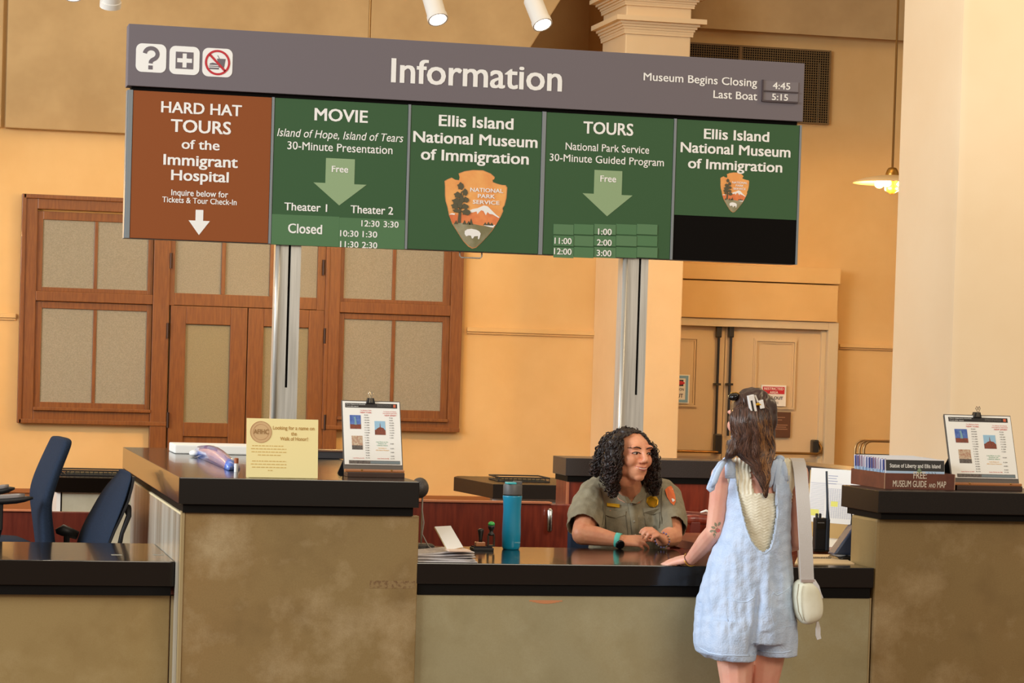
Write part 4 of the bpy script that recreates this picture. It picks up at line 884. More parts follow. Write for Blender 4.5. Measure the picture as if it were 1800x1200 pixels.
    m_sky = mat('photo_sky', (52, 84, 160), 0.4, col2=(96, 126, 186), scale=60); m_brk = mat('photo_brick', (150, 62, 44), 0.4, col2=(96, 60, 40), scale=220); m_sky2 = mat('photo_pale_sky', (150, 190, 214), 0.4); m_dk = mat('photo_dark', (60, 52, 50), 0.5, col2=(110, 100, 92), scale=160); m_cop = mat('photo_copper', (120, 160, 170), 0.5)
    rb(0.13, 0.315, 0.22, 0.42, m_sky, 'photo'); rb(0.13, 0.315, 0.355, 0.42, m_brk, 'photo', y-0.0003)
    MB().prism_xz([(W_*a, L_*(1-b)) for a, b in ((0.205, 0.36), (0.21, 0.29), (0.20, 0.25), (0.225, 0.24), (0.235, 0.29), (0.245, 0.36))], y-0.0005, y-0.0002, M).obj('print_block', m_cop, sh)
    rb(0.545, 0.725, 0.30, 0.50, m_sky2, 'photo'); rb(0.545, 0.725, 0.43, 0.50, m_brk, 'photo', y-0.0003)
    MB().prism_xz([(W_*a, L_*(1-b)) for a, b in ((0.545, 0.44), (0.60, 0.40), (0.63, 0.39), (0.637, 0.32), (0.645, 0.39), (0.69, 0.40), (0.725, 0.44))], y-0.0005, y-0.0002, M).obj('print_block', m_brk, sh)
    rb(0.15, 0.33, 0.52, 0.72, mat('photo_tan', (170, 120, 96), 0.4, col2=(206, 190, 160), scale=120), 'photo'); rb(0.15, 0.33, 0.66, 0.72, m_dk, 'photo', y-0.0003)
    rb(0.09, 0.95, 0.875, 0.925, m_dk, 'photo'); rb(0.45, 0.95, 0.882, 0.918, mat('photo_water', (110, 124, 128), 0.4), 'photo', y-0.0003)
    # binder clip
    c = M @ Vector((W_*0.49, 0.0, L_)); MB().prism_xz([(-0.018, -0.012), (0.018, -0.012), (0.012, 0.010), (-0.012, 0.010)], -0.012, 0.014, Matrix.Translation(c)).obj('binder_clip', m_blackpl, t, bevel=0.002)
    for s in (-1, 1):
        MB().tube([c+Vector((s*0.004, -0.013, -0.008)), c+Vector((s*0.003, -0.014, 0.012)), c+Vector((s*0.010, -0.010, 0.026)), c+Vector((s*0.006, -0.010, 0.034)), c+Vector((-s*0.002, -0.012, 0.02))], 0.0016, 6).obj('clip_wire', m_steelc, t)
    return t
easel(609, 704.5, 838, 817, 702.5, 'wooden easel with clipped ferry schedule beside the cream card on the tall counter', 4)
easel(1680.5, 1781.5, 861, 840, 727.5, 'wooden easel with clipped ferry schedule at the far right beside the brochure box', 2, dpx=5)
# binder, blue packet, lipstick-like tube
p = PZ(307, 797, ZT); q = PY(307, 781, p.y); x1 = PZ(445, 797, ZT).x
t = thing('ring_binder', ((p.x+x1)/2, p.y, ZT), 'white ring binder lying flat behind the cream card', 'binder')
MB().box(p.x, x1, p.y, p.y+0.27, ZT+0.0005, q.z).obj('binder_cover', m_paper, t, bevel=0.006)
r_ = PY(378, 790, p.y-0.002); MB().rings([[Vector((r_.x+(0.011+rr*math.cos(b))*math.cos(a), r_.y+rr*math.sin(b), r_.z+(0.011+rr*math.cos(b))*math.sin(a)*0.8)) for b in [2*PI*k/6 for k in range(6)]] for a in [2*PI*i/20 for i in range(21)] for rr in (0.0016,)], cap=False).obj('finger_ring', m_steelc, t)
p = PZ(405, 829, ZT); a = PZ(332, 802, ZT)
t = thing('tissue_packet', (p.x-0.06, p.y+0.1, ZT), 'shiny blue and white packet lying left of the cream card', 'packet')
m_foil = mat('blue_foil', (70, 104, 196), 0.22, col2=(124, 152, 224), scale=14, coat=0.8)
rs = []; b0 = PZ(412, 826, ZT); b1 = PZ(350, 800, ZT)
for i in range(9):
    f = i/8; c = b1.lerp(b0, f); hh = 0.012+0.022*math.sin(PI*min(1, 0.15+f*0.8)); wd = 0.05
    rs.append([c+Vector((wd*math.cos(PI*k/5)*0.6, wd*math.cos(PI*k/5), hh*1.9*math.sin(PI*k/5)+0.001)) for k in range(6)])
MB().rings(rs).obj('foil_wrap', m_foil, t, smooth=True)
c = PZ(341, 803, ZT); MB().ball(c+Vector((0, 0, 0.016)), (0.022, 0.03, 0.015), 8).obj('white_seal', m_paper, t, smooth=True)
p = PZ(415, 829, ZT); t = thing('glue_stick', (p.x, p.y, ZT), 'small white and brown tube standing between the blue packet and the card', 'tube')
MB().lathe([(0.008, 0), (0.008, 0.032), (0.007, 0.033)], 14, Matrix.Translation(p)).obj('tube_body', m_paper, t, auto=True); MB().lathe([(0.0085, 0.033), (0.0085, 0.052), (0.006, 0.054)], 14, Matrix.Translation(p)).obj('tube_cap', mat('copper_cap', (170, 96, 60), 0.35), t, auto=True)
a, b = PY(552, 793, 11.15), PY(597, 832, 11.15)
t = thing('black_case', ((a.x+b.x)/2, 11.15, ZT), 'charcoal box standing on the tall counter between the cream card and the easel', 'box')
MB().box(a.x-0.05, b.x+0.03, 11.15, 11.28, ZT+0.0005, a.z).obj('case_body', mat('charcoal_case', (44, 42, 46), 0.6), t, bevel=0.003)
MB().box(a.x-0.05, b.x+0.03, 11.145, 11.285, a.z, a.z+0.006).obj('case_lid', mat('case_brown', (96, 62, 44), 0.5), t)
# grey rounded lamp head peeping out right of the tall counter
p = PY(738, 857, 10.10)
t = thing('desk_lamp', (p.x, 10.10, ZL), 'dark grey rounded lamp head on a thin steel stem beyond the tall counter end', 'lamp')
MB().ball(p, (0.036, 0.05, 0.042), 10).obj('lamp_head', mat('lamp_grey', (84, 76, 68), 0.5, col2=(58, 54, 50), scale=200), t, smooth=True)
q = Vector((p.x+0.012, 10.10, 0)); MB().tube([(q.x, 10.10, ZL+0.012), (q.x, 10.10, p.z-0.02)], 0.004, 8).obj('lamp_stem', m_steelc, t)
MB().lathe([(0.055, 0), (0.055, 0.008), (0.045, 0.014), (0.01, 0.016)], 24, Matrix.Translation((q.x, q.y, ZL))).obj('lamp_base', mat('lamp_grey', (84, 76, 68), 0.5), t, auto=True)

# ------------------------------------------------------------------ things on the middle counter
p = PZ(898, 965, ZL); s = (PY(915, 900, p.y).x-PY(881.5, 900, p.y).x)/2
t = thing('water_bottle', p, 'teal drinking bottle with grey lid standing on the low counter', 'bottle')
hB = PY(898, 870, p.y).z-ZL; Mb = Matrix.Translation(p); m_teal = mat('teal_plastic', (20, 148, 186), 0.32, coat=0.4); m_gry = mat('lid_grey', (96, 94, 92), 0.45)
MB().lathe([(s*0.80, 0), (s*0.86, 0.004), (s*0.93, 0.012), (s*0.97, hB*0.3), (s*0.93, hB*0.55), (s*0.90, hB*0.72), (s*0.95, hB*0.9), (s*1.0, hB*0.97), (s*0.98, hB)], 36, Mb).obj('bottle_body', m_teal, t, smooth=True)
MB().lathe([(s*0.96, hB), (s*0.97, hB+0.008), (s*0.97, hB+0.04), (s*0.90, hB+0.046), (s*0.5, hB+0.048)], 36, Mb).obj('bottle_lid', m_gry, t, auto=True)
MB().lathe([(s*0.99, hB-0.001), (s*0.99, hB+0.004)], 36, Mb).obj('lid_ring', m_dark, t)
MB().box(-s*0.75, s*0.2, -s*0.9, s*0.4, hB+0.046, hB+0.054, Mb).obj('drink_spout', mat('aqua_spout', (60, 196, 206), 0.3), t, bevel=0.003)
q = Mb @ Vector((s*0.45, 0, hB+0.05)); MB().box(q.x-s*0.35, q.x+s*0.42, q.y-s*0.5, q.y+s*0.5, q.z-0.004, q.z+0.008).obj('spout_latch', m_gry, t, bevel=0.002)
p2 = PZ(908, 950, ZL); mb = MB(); put_text(mb, 'contigo', s*0.15, s*0.75, 0.028, 0.006, -s*0.93, 0.02, M=Mb); mb.obj('lettering', mat('pale_teal', (150, 214, 228), 0.4), t)
# stamps
p = PZ(851, 968, ZL); t = thing('stamp_pad', p, 'black ink pad tray under the two rubber stamps', 'ink pad')
MB().box(p.x-0.045, p.x+0.04, p.y, p.y+0.07, ZL, ZL+0.012).obj('pad_tray', m_blackpl, t, bevel=0.002); MB().box(p.x-0.04, p.x+0.035, p.y+0.005, p.y+0.065, ZL+0.012, ZL+0.016).obj('ink_felt', mat('ink_felt', (26, 22, 34), 0.9), t)
zp = ZL+0.016; c = Vector((PY(845, 955, p.y+0.03).x, p.y+0.035, zp))
t = thing('rubber_stamp', c, 'rubber stamp with wooden block and black handle', 'stamp')
MB().box(c.x-0.022, c.x+0.018, c.y-0.014, c.y+0.014, zp+0.0005, zp+0.018).obj('stamp_block', m_oak, t, bevel=0.003)
MB().lathe([(0.008, 0.018), (0.007, 0.03), (0.010, 0.05), (0.0125, 0.062), (0.0115, 0.069), (0.004, 0.072)], 20, Matrix.Translation(c)).obj('stamp_handle', m_dark, t, smooth=True)
c = Vector((PY(865, 955, p.y+0.03).x-0.004, p.y+0.035, zp))
t = thing('rubber_stamp', c, 'taller metal stamp with bright green knob', 'stamp')
MB().box(c.x-0.015, c.x+0.013, c.y-0.015, c.y+0.015, zp+0.0005, zp+0.006).obj('stamp_block', m_dark, t); 
for s_ in (-1, 1): MB().box(c.x+s_*0.012-0.002, c.x+s_*0.012+0.002, c.y-0.012, c.y+0.012, zp+0.006, zp+0.045).obj('stamp_frame', mat('dark_metal', (70, 66, 60), 0.3, metal=0.8), t)
MB().lathe([(0.013, 0.044), (0.014, 0.05), (0.008, 0.056), (0.007, 0.064), (0.011, 0.070), (0.0135, 0.078), (0.0135, 0.086)], 20, Matrix.Translation(c)).obj('stamp_handle', m_dark, t, smooth=True)
MB().lathe([(0.0138, 0.086), (0.014, 0.092), (0.011, 0.098), (0.004, 0.101)], 20, Matrix.Translation(c)).obj('green_knob', mat('green_knob', (60, 190, 80), 0.3, coat=0.5), t, smooth=True)
# newspapers, pad, tape
p = PZ(748, 988.5, ZL); x1 = PZ(833, 987, ZL).x; t0 = p
for i in range(5):
    y0 = p.y+0.006*(i % 3)+0.004*i; o = thing('newspaper', ((mx0+x1)/2, y0+0.1, ZL+0.0075*i), ('lowest', 'second lowest', 'middle', 'second highest', 'topmost')[i]+' folded white leaflet bundle of the stack beside the tall counter', 'leaflets', 'leaflets stacked on the low counter')
    zz = ZL+0.0075*i+0.0004; rs = []
    for k_ in range(11):
        f = k_/10; xx = mx0+0.004+(x1-0.004*(i % 2)-0.002*i-mx0-0.004)*f; h_ = 0.0066*(1 if f < 0.9 else 0.75); dz = (0.0022*math.sin(f*5+i) if i else 0)*(1 if i < 4 else 2)+ (0.003*f*i*0.3)
        rs.append([Vector((xx, y0, zz+dz)), Vector((xx, y0-0.003, zz+dz+h_/2)), Vector((xx, y0, zz+dz+h_)), Vector((xx, y0+0.2, zz+dz+h_)), Vector((xx, y0+0.2, zz+dz))])
    MB().rings(rs).obj('folded_sheets', mat('newsprint', (214, 208, 204), 0.7, col2=(188, 184, 186), scale=30, stretch=(1, 1, 40)), o)
zs_ = ZL+0.042
a = PY(786, 969, 9.95); b = PY(763, 927, 10.05); w_ = PY(812, 966, 9.95).x-a.x
t = thing('note_pad', (a.x, 9.95, zs_), 'white note pad propped up leaning on the leaflets', 'note pad')
ang = math.atan2(b.x-a.x, b.z-a.z)
M = Matrix.Translation((a.x, 9.95, zs_+0.008)) @ Matrix.Rotation(0.35, 4, 'Z') @ Matrix.Rotation(ang, 4, 'Y') @ Matrix.Rotation(-0.35, 4, 'X')
Lp = (b-a).length*1.02
y0 = PZ(786, 969, zs_).y; Q = [PY(786, 968.5, y0), PY(813, 963, y0+0.02), PY(791, 925.5, y0+0.06), PY(763, 927, y0+0.05)]
nq = (Q[1]-Q[0]).cross(Q[3]-Q[0]).normalized(); nq = nq if nq.y < 0 else -nq
def platen(a_, b_, name, m): MB().add([p+nq*a_ for p in Q]+[p+nq*b_ for p in Q], [(3, 2, 1, 0), (4, 5, 6, 7), (0, 1, 5, 4), (1, 2, 6, 5), (2, 3, 7, 6), (3, 0, 4, 7)]).obj(name, m, t)
platen(0.006, 0.008, 'pad_sheet', m_paper); platen(0.0, 0.006, 'pad_back', mat('pad_cream', (232, 206, 150), 0.6))
a = PZ(800, 972, zs_); t = thing('envelope', a, 'pale envelope lying on the leaflets next to the stamps', 'envelope')
MB().box(a.x-0.02, a.x+0.065, a.y+0.02, a.y+0.10, zs_+0.004, zs_+0.010).obj('envelope_body', mat('pale_pink_paper', (226, 196, 170), 0.6), t, bevel=0.001)
p = PZ(752, 972, ZL); t = thing('tape_dish', (mx0+0.05, 9.96, ZL), 'round grey metal dish against the side of the tall counter', 'dish')
MB().lathe([(0.03, 0.0), (0.058, 0.003), (0.062, 0.012), (0.062, 0.036), (0.056, 0.040), (0.052, 0.034), (0.05, 0.010), (0.01, 0.008)], 28, Matrix.Translation((mx0+0.064, 9.96, ZL))).obj('dish_body', mat('dish_grey', (120, 112, 96), 0.35, metal=0.6), t, smooth=True)
m_cord = mat('grey_cord', (150, 140, 130), 0.6)
pts = [PY(743, 872, 10.1), PY(742, 895, 10.08), PY(745, 918, 10.06), PY(742, 938, 10.06), PY(748, 950, 10.05), PY(753, 960, 10.03), PY(760, 965, 9.99)]
t = thing('cable', pts[-1], 'thin pale cable hanging down the end of the tall counter', 'cable'); MB().tube(pts, 0.0028, 6).obj('cord', m_cord, t, smooth=True)
# radio, phone and papers at the right of the middle counter
p = PZ(1445, 969, ZL); a, b = PY(1432.5, 960, p.y), PY(1457.5, 960, p.y)
t = thing('two_way_radio', (p.x, p.y, ZL), 'black two way radio handset standing with its tall antenna up', 'radio')
zt_ = PY(1445, 910, p.y).z
MB().box(a.x, b.x-0.014, p.y, p.y+0.035, ZL+0.006, zt_).obj('radio_body', m_blackpl, t, bevel=0.004); MB().box(b.x-0.016, b.x, p.y-0.004, p.y+0.03, ZL+0.003, zt_-0.004).obj('battery_side', mat('radio_slate', (50, 54, 60), 0.4), t, bevel=0.004)
MB().box(a.x+0.004, b.x-0.02, p.y-0.002, p.y+0.001, zt_-0.045, zt_-0.012).obj('speaker_grill', m_dark, t); MB().box(a.x+0.008, b.x-0.026, p.y-0.003, p.y, zt_-0.022, zt_-0.019).obj('white_mark', mat('grey_mark', (140, 136, 130), 0.5), t)
for xx in (a.x+0.009, a.x+0.024): MB().lathe([(0.006, 0), (0.006, 0.016), (0.004, 0.018)], 12, Matrix.Translation((xx, p.y+0.015, zt_))).obj('radio_knob', m_blackpl, t)
q0, q1 = PY(1455, 912, p.y+0.01), PY(1453, 828, p.y+0.01); MB().tube([(b.x-0.010, p.y+0.01, zt_-0.05), q0, q0.lerp(q1, 0.2), q1], [0.009, 0.009, 0.0055, 0.0045], 10).obj('antenna', mat('antenna_slate', (44, 54, 66), 0.4), t, smooth=True)
MB().box(a.x-0.004, b.x+0.004, p.y-0.006, p.y+0.045, ZL, ZL+0.006).obj('charger_foot', m_dark, t)
p = PZ(1480, 985, ZL)
t = thing('desk_telephone', (p.x, p.y+0.05, ZL), 'dark slate telephone with its receiver tilted against the tall counter', 'telephone')
m_tel = mat('phone_slate', (52, 62, 80), 0.35); p_l = PY(1464, 973, p.y+0.03); p_t = PY(1496, 922, p.y+0.08); 
xr = p_l.x+0.10
MB().prism_xz([(p_l.x+0.02, ZL+0.0), (xr, ZL+0.0), (xr, ZL+0.02), (p_l.x+0.03, ZL+0.012)], p.y-0.0, p.y+0.15).obj('phone_base', m_dark, t, bevel=0.003)
MB().prism_xz([(p_l.x, ZL+0.022), (p_t.x-0.008, p_t.z), (p_t.x+0.02, p_t.z+0.004), (xr-0.01, ZL+0.02)], p.y+0.02, p.y+0.10).obj('phone_body', m_tel, t, bevel=0.008)
MB().tube([p_t+Vector((0.0, 0, -0.004)), p_t+Vector((0.002, 0, 0.03)), p_t+Vector((-0.002, 0, 0.07))], 0.003, 6).obj('phone_wire', m_blackpl, t)
pts = [Vector((p_l.x+0.0-0.1*i/60, p.y+0.05+0.004*math.cos(i*1.6), ZL+0.006+0.004*math.sin(i*1.6))) for i in range(61)]
MB().tube(pts, 0.0018, 5).obj('coiled_cord', m_blackpl, t)
a, b, c, d = PZ(1397, 991, ZL), PZ(1502, 991.5, ZL), PZ(1473, 976, ZL), PZ(1404, 975, ZL)
t = thing('tan_folder', (a+c)/2, 'tan paper folder lying on the counter edge in front of the radio', 'folder')
MB().prism_xy([(q.x, max(q.y, YM+0.01)) for q in (a, b, c, d)], ZL+0.0002, ZL+0.004).obj('folder_sheet', mat('tan_paper', (232, 200, 150), 0.6), t)
a, b, c, d = PZ(1380, 960, ZL), PZ(1465, 962, ZL), PZ(1490, 940, ZL), PZ(1400, 939, ZL)
t = thing('loose_paper', (a+c)/2, 'loose white paper on the worktop behind the radio', 'paper'); MB().prism_xy([(q.x, q.y) for q in (a, b, c, d)], ZL+0.0002, ZL+0.002).obj('paper_sheet', m_paper, t)
# schedule sheet standing behind the radio
yb = 11.0; A = PY(1420, 912, yb); B = PY(1512, 938, yb-0.25)
ax = math.atan2(B.y-A.y, B.x-A.x); M = leaning(Vector((A.x, A.y, A.z)), ax, 0.10); Wd = (Vector((B.x, B.y))-Vector((A.x, A.y))).length; Hs = PY(1427, 821, yb+0.02).z-A.z
t = thing('staff_roster', (A.x, yb, ZL), 'large white printed roster sheet with yellow highlights behind the radio', 'paper')
o = MB().box(-0.01, Wd+0.02, 0.002, 0.012, ZL-A.z+0.004, -0.002, M).obj('roster_board', mat('yellow_board', (196, 158, 92), 0.5), t)
MB().box(-0.01, Wd+0.02, 0.006, 0.012, -0.002, Hs-0.01, M).obj('backing_board', mat('yellow_board', (196, 158, 92), 0.5), t)
MB().box(0, Wd, 0.0, 0.002, -0.01, Hs, M).obj('roster_sheet', m_paper, t)
m_hl = mat('yellow_highlight', (232, 228, 110), 0.5); m_lg = mat('light_grey_print', (170, 172, 190), 0.6)
MB().box(Wd*0.03, Wd*0.20, -0.0006, 0, Hs*0.08, Hs*0.20, M).obj('highlight', m_hl, t); MB().box(Wd*0.42, Wd*0.55, -0.0006, 0, Hs*0.28, Hs*0.38, M).obj('highlight', m_hl, t)
mb = MB()
for i in range(4): mb.box(Wd*0.34, Wd*(0.52-0.02*(i % 2)), -0.0004, 0, Hs*(0.86-0.05*i), Hs*(0.875-0.05*i), M)
for i in range(24): mb.box(Wd*0.02, Wd*0.30, -0.0004, 0, Hs*(0.70-0.026*i), Hs*(0.705-0.026*i), M); mb.box(Wd*0.34, Wd*0.95, -0.0004, 0, Hs*(0.62-0.024*i), Hs*(0.625-0.024*i), M)
for i in range(14): mb.box(Wd*(0.36+0.042*i), Wd*(0.364+0.042*i), -0.0004, 0, Hs*0.05, Hs*0.62, M)
mb.box(Wd*0.0, Wd, -0.0004, 0, Hs*0.715, Hs*0.72, M); g = mb.obj('ruled_print', m_lg, t); g['kind'] = 'stuff'
# wooden armchair half hidden by the visitor
a, b = PY(1203, 913, 11.25), PY(1262, 916, 11.25); t = thing('wooden_armchair', (b.x+0.1, 11.25, 0), 'dark red wooden armchair between the ranger and the visitor', 'chair')
for yy in (11.25, 11.60):
    MB().tube([(a.x, yy, a.z-0.004), (a.x+0.01, yy, a.z), (a.x+0.05, yy, a.z+0.002), (a.x+0.14, yy, a.z-0.004), (a.x+0.42, yy, a.z-0.01)], [0.006, 0.014, 0.015, 0.014, 0.013], 10, flat=1.6).obj('armrest', m_redwood, t, smooth=True)
    MB().box(a.x+0.03, a.x+0.075, yy-0.015, yy+0.015, 0.0, a.z-0.01).obj('front_leg', mat('dark_mahogany2', (104, 38, 28), 0.35), t, bevel=0.003)
    MB().box(a.x+0.40, a.x+0.44, yy-0.015, yy+0.015, 0.0, a.z-0.005).obj('back_leg', m_redwood, t, bevel=0.003)
MB().box(a.x+0.03, a.x+0.44, 11.24, 11.61, a.z-0.26, a.z-0.22).obj('seat', m_redwood, t, bevel=0.005)
p = PY(1237, 898, 11.25); t = thing('white_pen', p, 'white pen tip sticking out beside the wooden armrest', 'pen'); MB().tube([(p.x-0.016, 11.25, p.z-0.006), (p.x+0.01, 11.25, p.z+0.002), (p.x+0.07, 11.26, a.z+0.018)], [0.003, 0.006, 0.006], 8).obj('barrel', m_paper, t, smooth=True)

# ------------------------------------------------------------------ brochure box on the right tall counter
A = PZ(1554, 859, ZT); B = PZ(1662.5, 859, ZT); Cc = PZ(1489, 849.5, ZT)
bw = B.x-A.x; bd = min(Cc.y-A.y, 0.37); bh = PY(1554, 831, A.y).z-ZT; th_ = 0.006
m_box = mat('brown_box', (112, 58, 38), 0.5, col2=(94, 46, 30), scale=20)
t = thing('brochure_box', ((A.x+B.x)/2, A.y, ZT), 'brown open box lettered FREE MUSEUM GUIDE AND MAP on the right tall counter', 'box')
MB().box(A.x, B.x, A.y, A.y+th_, ZT, ZT+bh).obj('front_panel', m_box, t, bevel=0.001); MB().box(A.x, A.x+th_, A.y+th_, A.y+bd, ZT, ZT+bh).obj('side_panel', m_box, t, bevel=0.001)
MB().box(B.x-th_, B.x, A.y+th_, A.y+bd, ZT, ZT+bh).obj('side_panel', m_box, t, bevel=0.001); MB().box(A.x+th_, B.x-th_, A.y+bd-th_, A.y+bd, ZT, ZT+bh).obj('back_panel', m_box, t, bevel=0.001)
MB().box(A.x+th_, B.x-th_, A.y+th_, A.y+bd-th_, ZT, ZT+0.004).obj('bottom_panel', m_box, t)
MB().box(A.x-0.0004, A.x+0.003, A.y-0.0008, A.y, ZT+0.001, ZT+bh).obj('corner_strip', mat('box_edge', (178, 140, 110), 0.5), t)
MB().box(B.x-0.003, B.x, A.y-0.0008, A.y, ZT+0.001, ZT+bh).obj('corner_strip', mat('box_edge', (178, 140, 110), 0.5), t)
kk = bw/(1662.5-1554)
m_tanp = mat('stencil_white', (226, 210, 188), 0.5)
for s_, u0, u1, v, c in (('FREE:', 1598, 1618.5, 843.0, 9.5), ('MUSEUM GUIDE', 1567, 1618.5, 855.3, 9.0), ('AND', 1622, 1632.5, 855.5, 5.5), ('MAP', 1635, 1648.5, 855.5, 9.0)):
    mb = MB(); z0 = ZT+(858.8-v)*kk; put_text(mb, s_, A.x+(u0-1554)*kk, A.x+(u1-1554)*kk, z0, c*kk, A.y-0.0002, 0.012); mb.obj('lettering', m_tanp, t)
pals = [(232, 228, 236), (120, 150, 200), (60, 80, 150), (70, 60, 80), (214, 224, 240), (150, 120, 140), (90, 90, 84), (40, 36, 34)]
m_brsky = mat('brochure_sky', (170, 196, 222), 0.4); m_brblack = mat('brochure_black', (26, 22, 22), 0.4); m_brpage = mat('brochure_page', (226, 222, 220), 0.5)
nB = 34; bt = 0.0088; x0b = A.x+0.012; bwid = 0.196*bw/0.235; hB0 = PY(1560, 806, A.y+0.03).z-ZT-0.006
for i in range(nB):
    yb_ = A.y+th_+0.006+i*(bd-2*th_-0.012)/nB; lean = 0.13; hh = hB0*(1+0.02*math.sin(i*2.1)) + 0.004*(i/nB)
    M = Matrix.Translation((x0b+0.003*math.sin(i*1.7), yb_, ZT+0.0045)) @ Matrix.Rotation(-lean, 4, 'X')
    if i == 0:
        o = thing('brochure', (x0b, yb_, ZT+0.005), 'front brochure of the box, black headed, titled Statue of Liberty and Ellis Island', 'brochure', 'brochures in the brown box')
        MB().box(0, bwid, 0, bt*0.62, 0, hh, M).obj('folded_pages', m_brpage, o)
        MB().box(0.0015, bwid-0.001, -0.0006, 0, hh*0.60, hh-0.001, M).obj('black_heading', m_brblack, o)
        MB().box(0.0015, bwid-0.001, -0.0006, 0, 0.0, hh*0.60, M).obj('cover_photo', m_brsky, o)
        mb = MB(); put_text(mb, 'Statue of Liberty and Ellis Island', bwid*0.07, bwid*0.93, hh*0.72, hh*0.13, -0.0008, 0.014, M=M); mb.obj('lettering', m_white, o)
        MB().prism_xz([(bwid*a, hh*b) for a, b in ((0.50, 0.30), (0.52, 0.52), (0.54, 0.64), (0.57, 0.76), (0.60, 0.64), (0.62, 0.52), (0.63, 0.30))], -0.0016, -0.0007, M).obj('statue_picture', mat('verdigris', (110, 130, 96), 0.5), o)
        mb = MB()
        for q in (0.72, 0.78, 0.83): stroke(mb, [(bwid*q, hh*0.58), (bwid*(q+0.05), hh*0.36)], 0.0012, -0.001, -0.0006) if False else mb.prism_xz([(bwid*q, hh*0.58), (bwid*q+0.0012, hh*0.58), (bwid*(q+0.05)+0.0012, hh*0.36), (bwid*(q+0.05), hh*0.36)], -0.0012, -0.0006, M)
        g = mb.obj('branch_picture', m_dark, o); g['kind'] = 'stuff'
    else:
        o = thing('brochure', (x0b, yb_, ZT+0.005), 'thin folded brochure packed upright behind the front one in the brown box', 'brochure', 'brochures in the brown box')
        cs = pals[(i*5+i//3) % 8]
        MB().box(0, bwid, 0, bt*0.62, 0, hh, M).obj('folded_pages', m_brpage if i % 3 else m_brsky, o)
        MB().box(-0.0006, 0.004, -0.0003, bt*0.64, hh*0.62, hh+0.0004, M).obj('spine_band', mat('spine_%d' % (pals.index(cs)), cs, 0.45), o)
        MB().box(-0.0005, 0.002, -0.0002, bt*0.63, hh*0.3, hh*0.62, M).obj('spine_sky', m_brsky, o)
# wire trays on the far counters
def wire_tray(x, y, z, w, d, h, label, seed):
    t = thing('wire_tray', (x, y, z), label, 'tray'); rr = random.Random(seed); mb = MB()
    fr_ = MB()
    for zz in (0.004, h): 
        pts = [(x-w/2, y-d/2, z+zz), (x+w/2, y-d/2, z+zz), (x+w/2, y+d/2, z+zz), (x-w/2, y+d/2, z+zz), (x-w/2, y-d/2, z+zz)]
        for i in range(4): fr_.tube([pts[i], pts[i+1]], 0.005, 6)
    g = fr_.obj('tray_rim', m_blackpl, t); g['kind'] = 'stuff'
    n = int(w/0.028)
    for i in range(n+1):
        xx = x-w/2+w*i/n; mb.tube([(xx, y-d/2, z+h), (xx+rr.uniform(-.01, .01), y-d/2, z+0.004), (xx, y+d/2, z+0.004)], 0.0025, 4)
    g = mb.obj('tray_wires', m_blackpl, t); g['kind'] = 'stuff'
    MB().box(x-w*0.4, x+w*0.4, y-d*0.4, y+d*0.4, z+0.008, z+h*0.6).obj('tray_papers', mat('dull_papers', (92, 84, 60), 0.6, col2=(60, 56, 44), scale=30), t)
p = PZ(925, 848, Zf); wire_tray(p.x, p.y+0.2, Zf, 0.33, 0.3, 0.028, 'black wire tray on the far counter behind the blue bottle', 1)
p = PZ(140, 836, Zf); wire_tray(p.x+0.1, p.y+0.15, Zf, 0.42, 0.25, 0.03, 'black wire tray on the far counter between the blue chairs', 2)
# stacked tube chairs by the far wall
m_tube = mat('tube_metal', (170, 140, 96), 0.3, metal=0.7)
for i in range(3):
    y = 17.0; a = PY(1503+7.5*i, 800, y); zt_ = PY(1515+6*i, 773.5+0.5*i, y).z; x0 = a.x
    t = thing('stacking_chair', (x0+0.24, y, 0), ('leftmost', 'middle', 'rightmost')[i]+' tubular chair of the stack behind the brochure box', 'chair', 'stacked tubular chairs')
    MB().tube([(x0, y+0.03, 0.0), (x0, y, zt_-0.06), (x0+0.01, y, zt_-0.025), (x0+0.035, y, zt_-0.005), (x0+0.06, y, zt_), (x0+0.40, y, zt_), (x0+0.43, y, zt_-0.01), (x0+0.455, y, zt_-0.04), (x0+0.46, y, zt_-0.08), (x0+0.46, y+0.03, 0.0)], 0.010, 8).obj('back_frame', m_tube, t, smooth=True)
    for xx in (x0+0.02, x0+0.44): MB().tube([(xx, y-0.02, zt_*0.5), (xx, y-0.40, zt_*0.5+0.01), (xx, y-0.44, 0.0)], 0.010, 8).obj('front_leg', m_tube, t)
    MB().box(x0+0.02, x0+0.44, y-0.42, y-0.02, zt_*0.5+0.012+0.0*i, zt_*0.5+0.042).obj('seat', m_blackpl, t, bevel=0.01)
    MB().box(x0+0.0, x0+0.46, y-0.012, y+0.012, PY(1510, 797, y).z-0.12, PY(1510, 797, y).z-0.01*i).obj('back_pad', m_blackpl, t, bevel=0.008)
# ------------------------------------------------------------------ people
from mathutils.bvhtree import BVHTree
def chain(mb, pts, rad, n=12):
    """row of overlapping tapered capsules"""
    pts = [Vector(p) for p in pts]
    if not hasattr(rad, '__len__'): rad = [rad]*len(pts)
    for i in range(len(pts)-1):
        a, b = pts[i], pts[i+1]; ra, rb = rad[i], rad[i+1]; d = b-a
        if d.length < 1e-5: continue
        q = Vector((0, 0, 1)).rotation_difference(d.normalized()).to_matrix(); L = d.length; rs = []
        for k in range(5): t = -PI/2+PI/2*k/4; rs.append((ra*math.cos(t)+1e-4, ra*math.sin(t)))
        for k in range(1, 5): t = PI/2*k/4; rs.append((rb*math.cos(t)+1e-4, L+rb*math.sin(t)))
        rs.insert(5, (rb, L))
        mb.rings([[a+q @ Vector((r*math.cos(2*PI*j/n), r*math.sin(2*PI*j/n), z)) for j in range(n)] for r, z in rs])
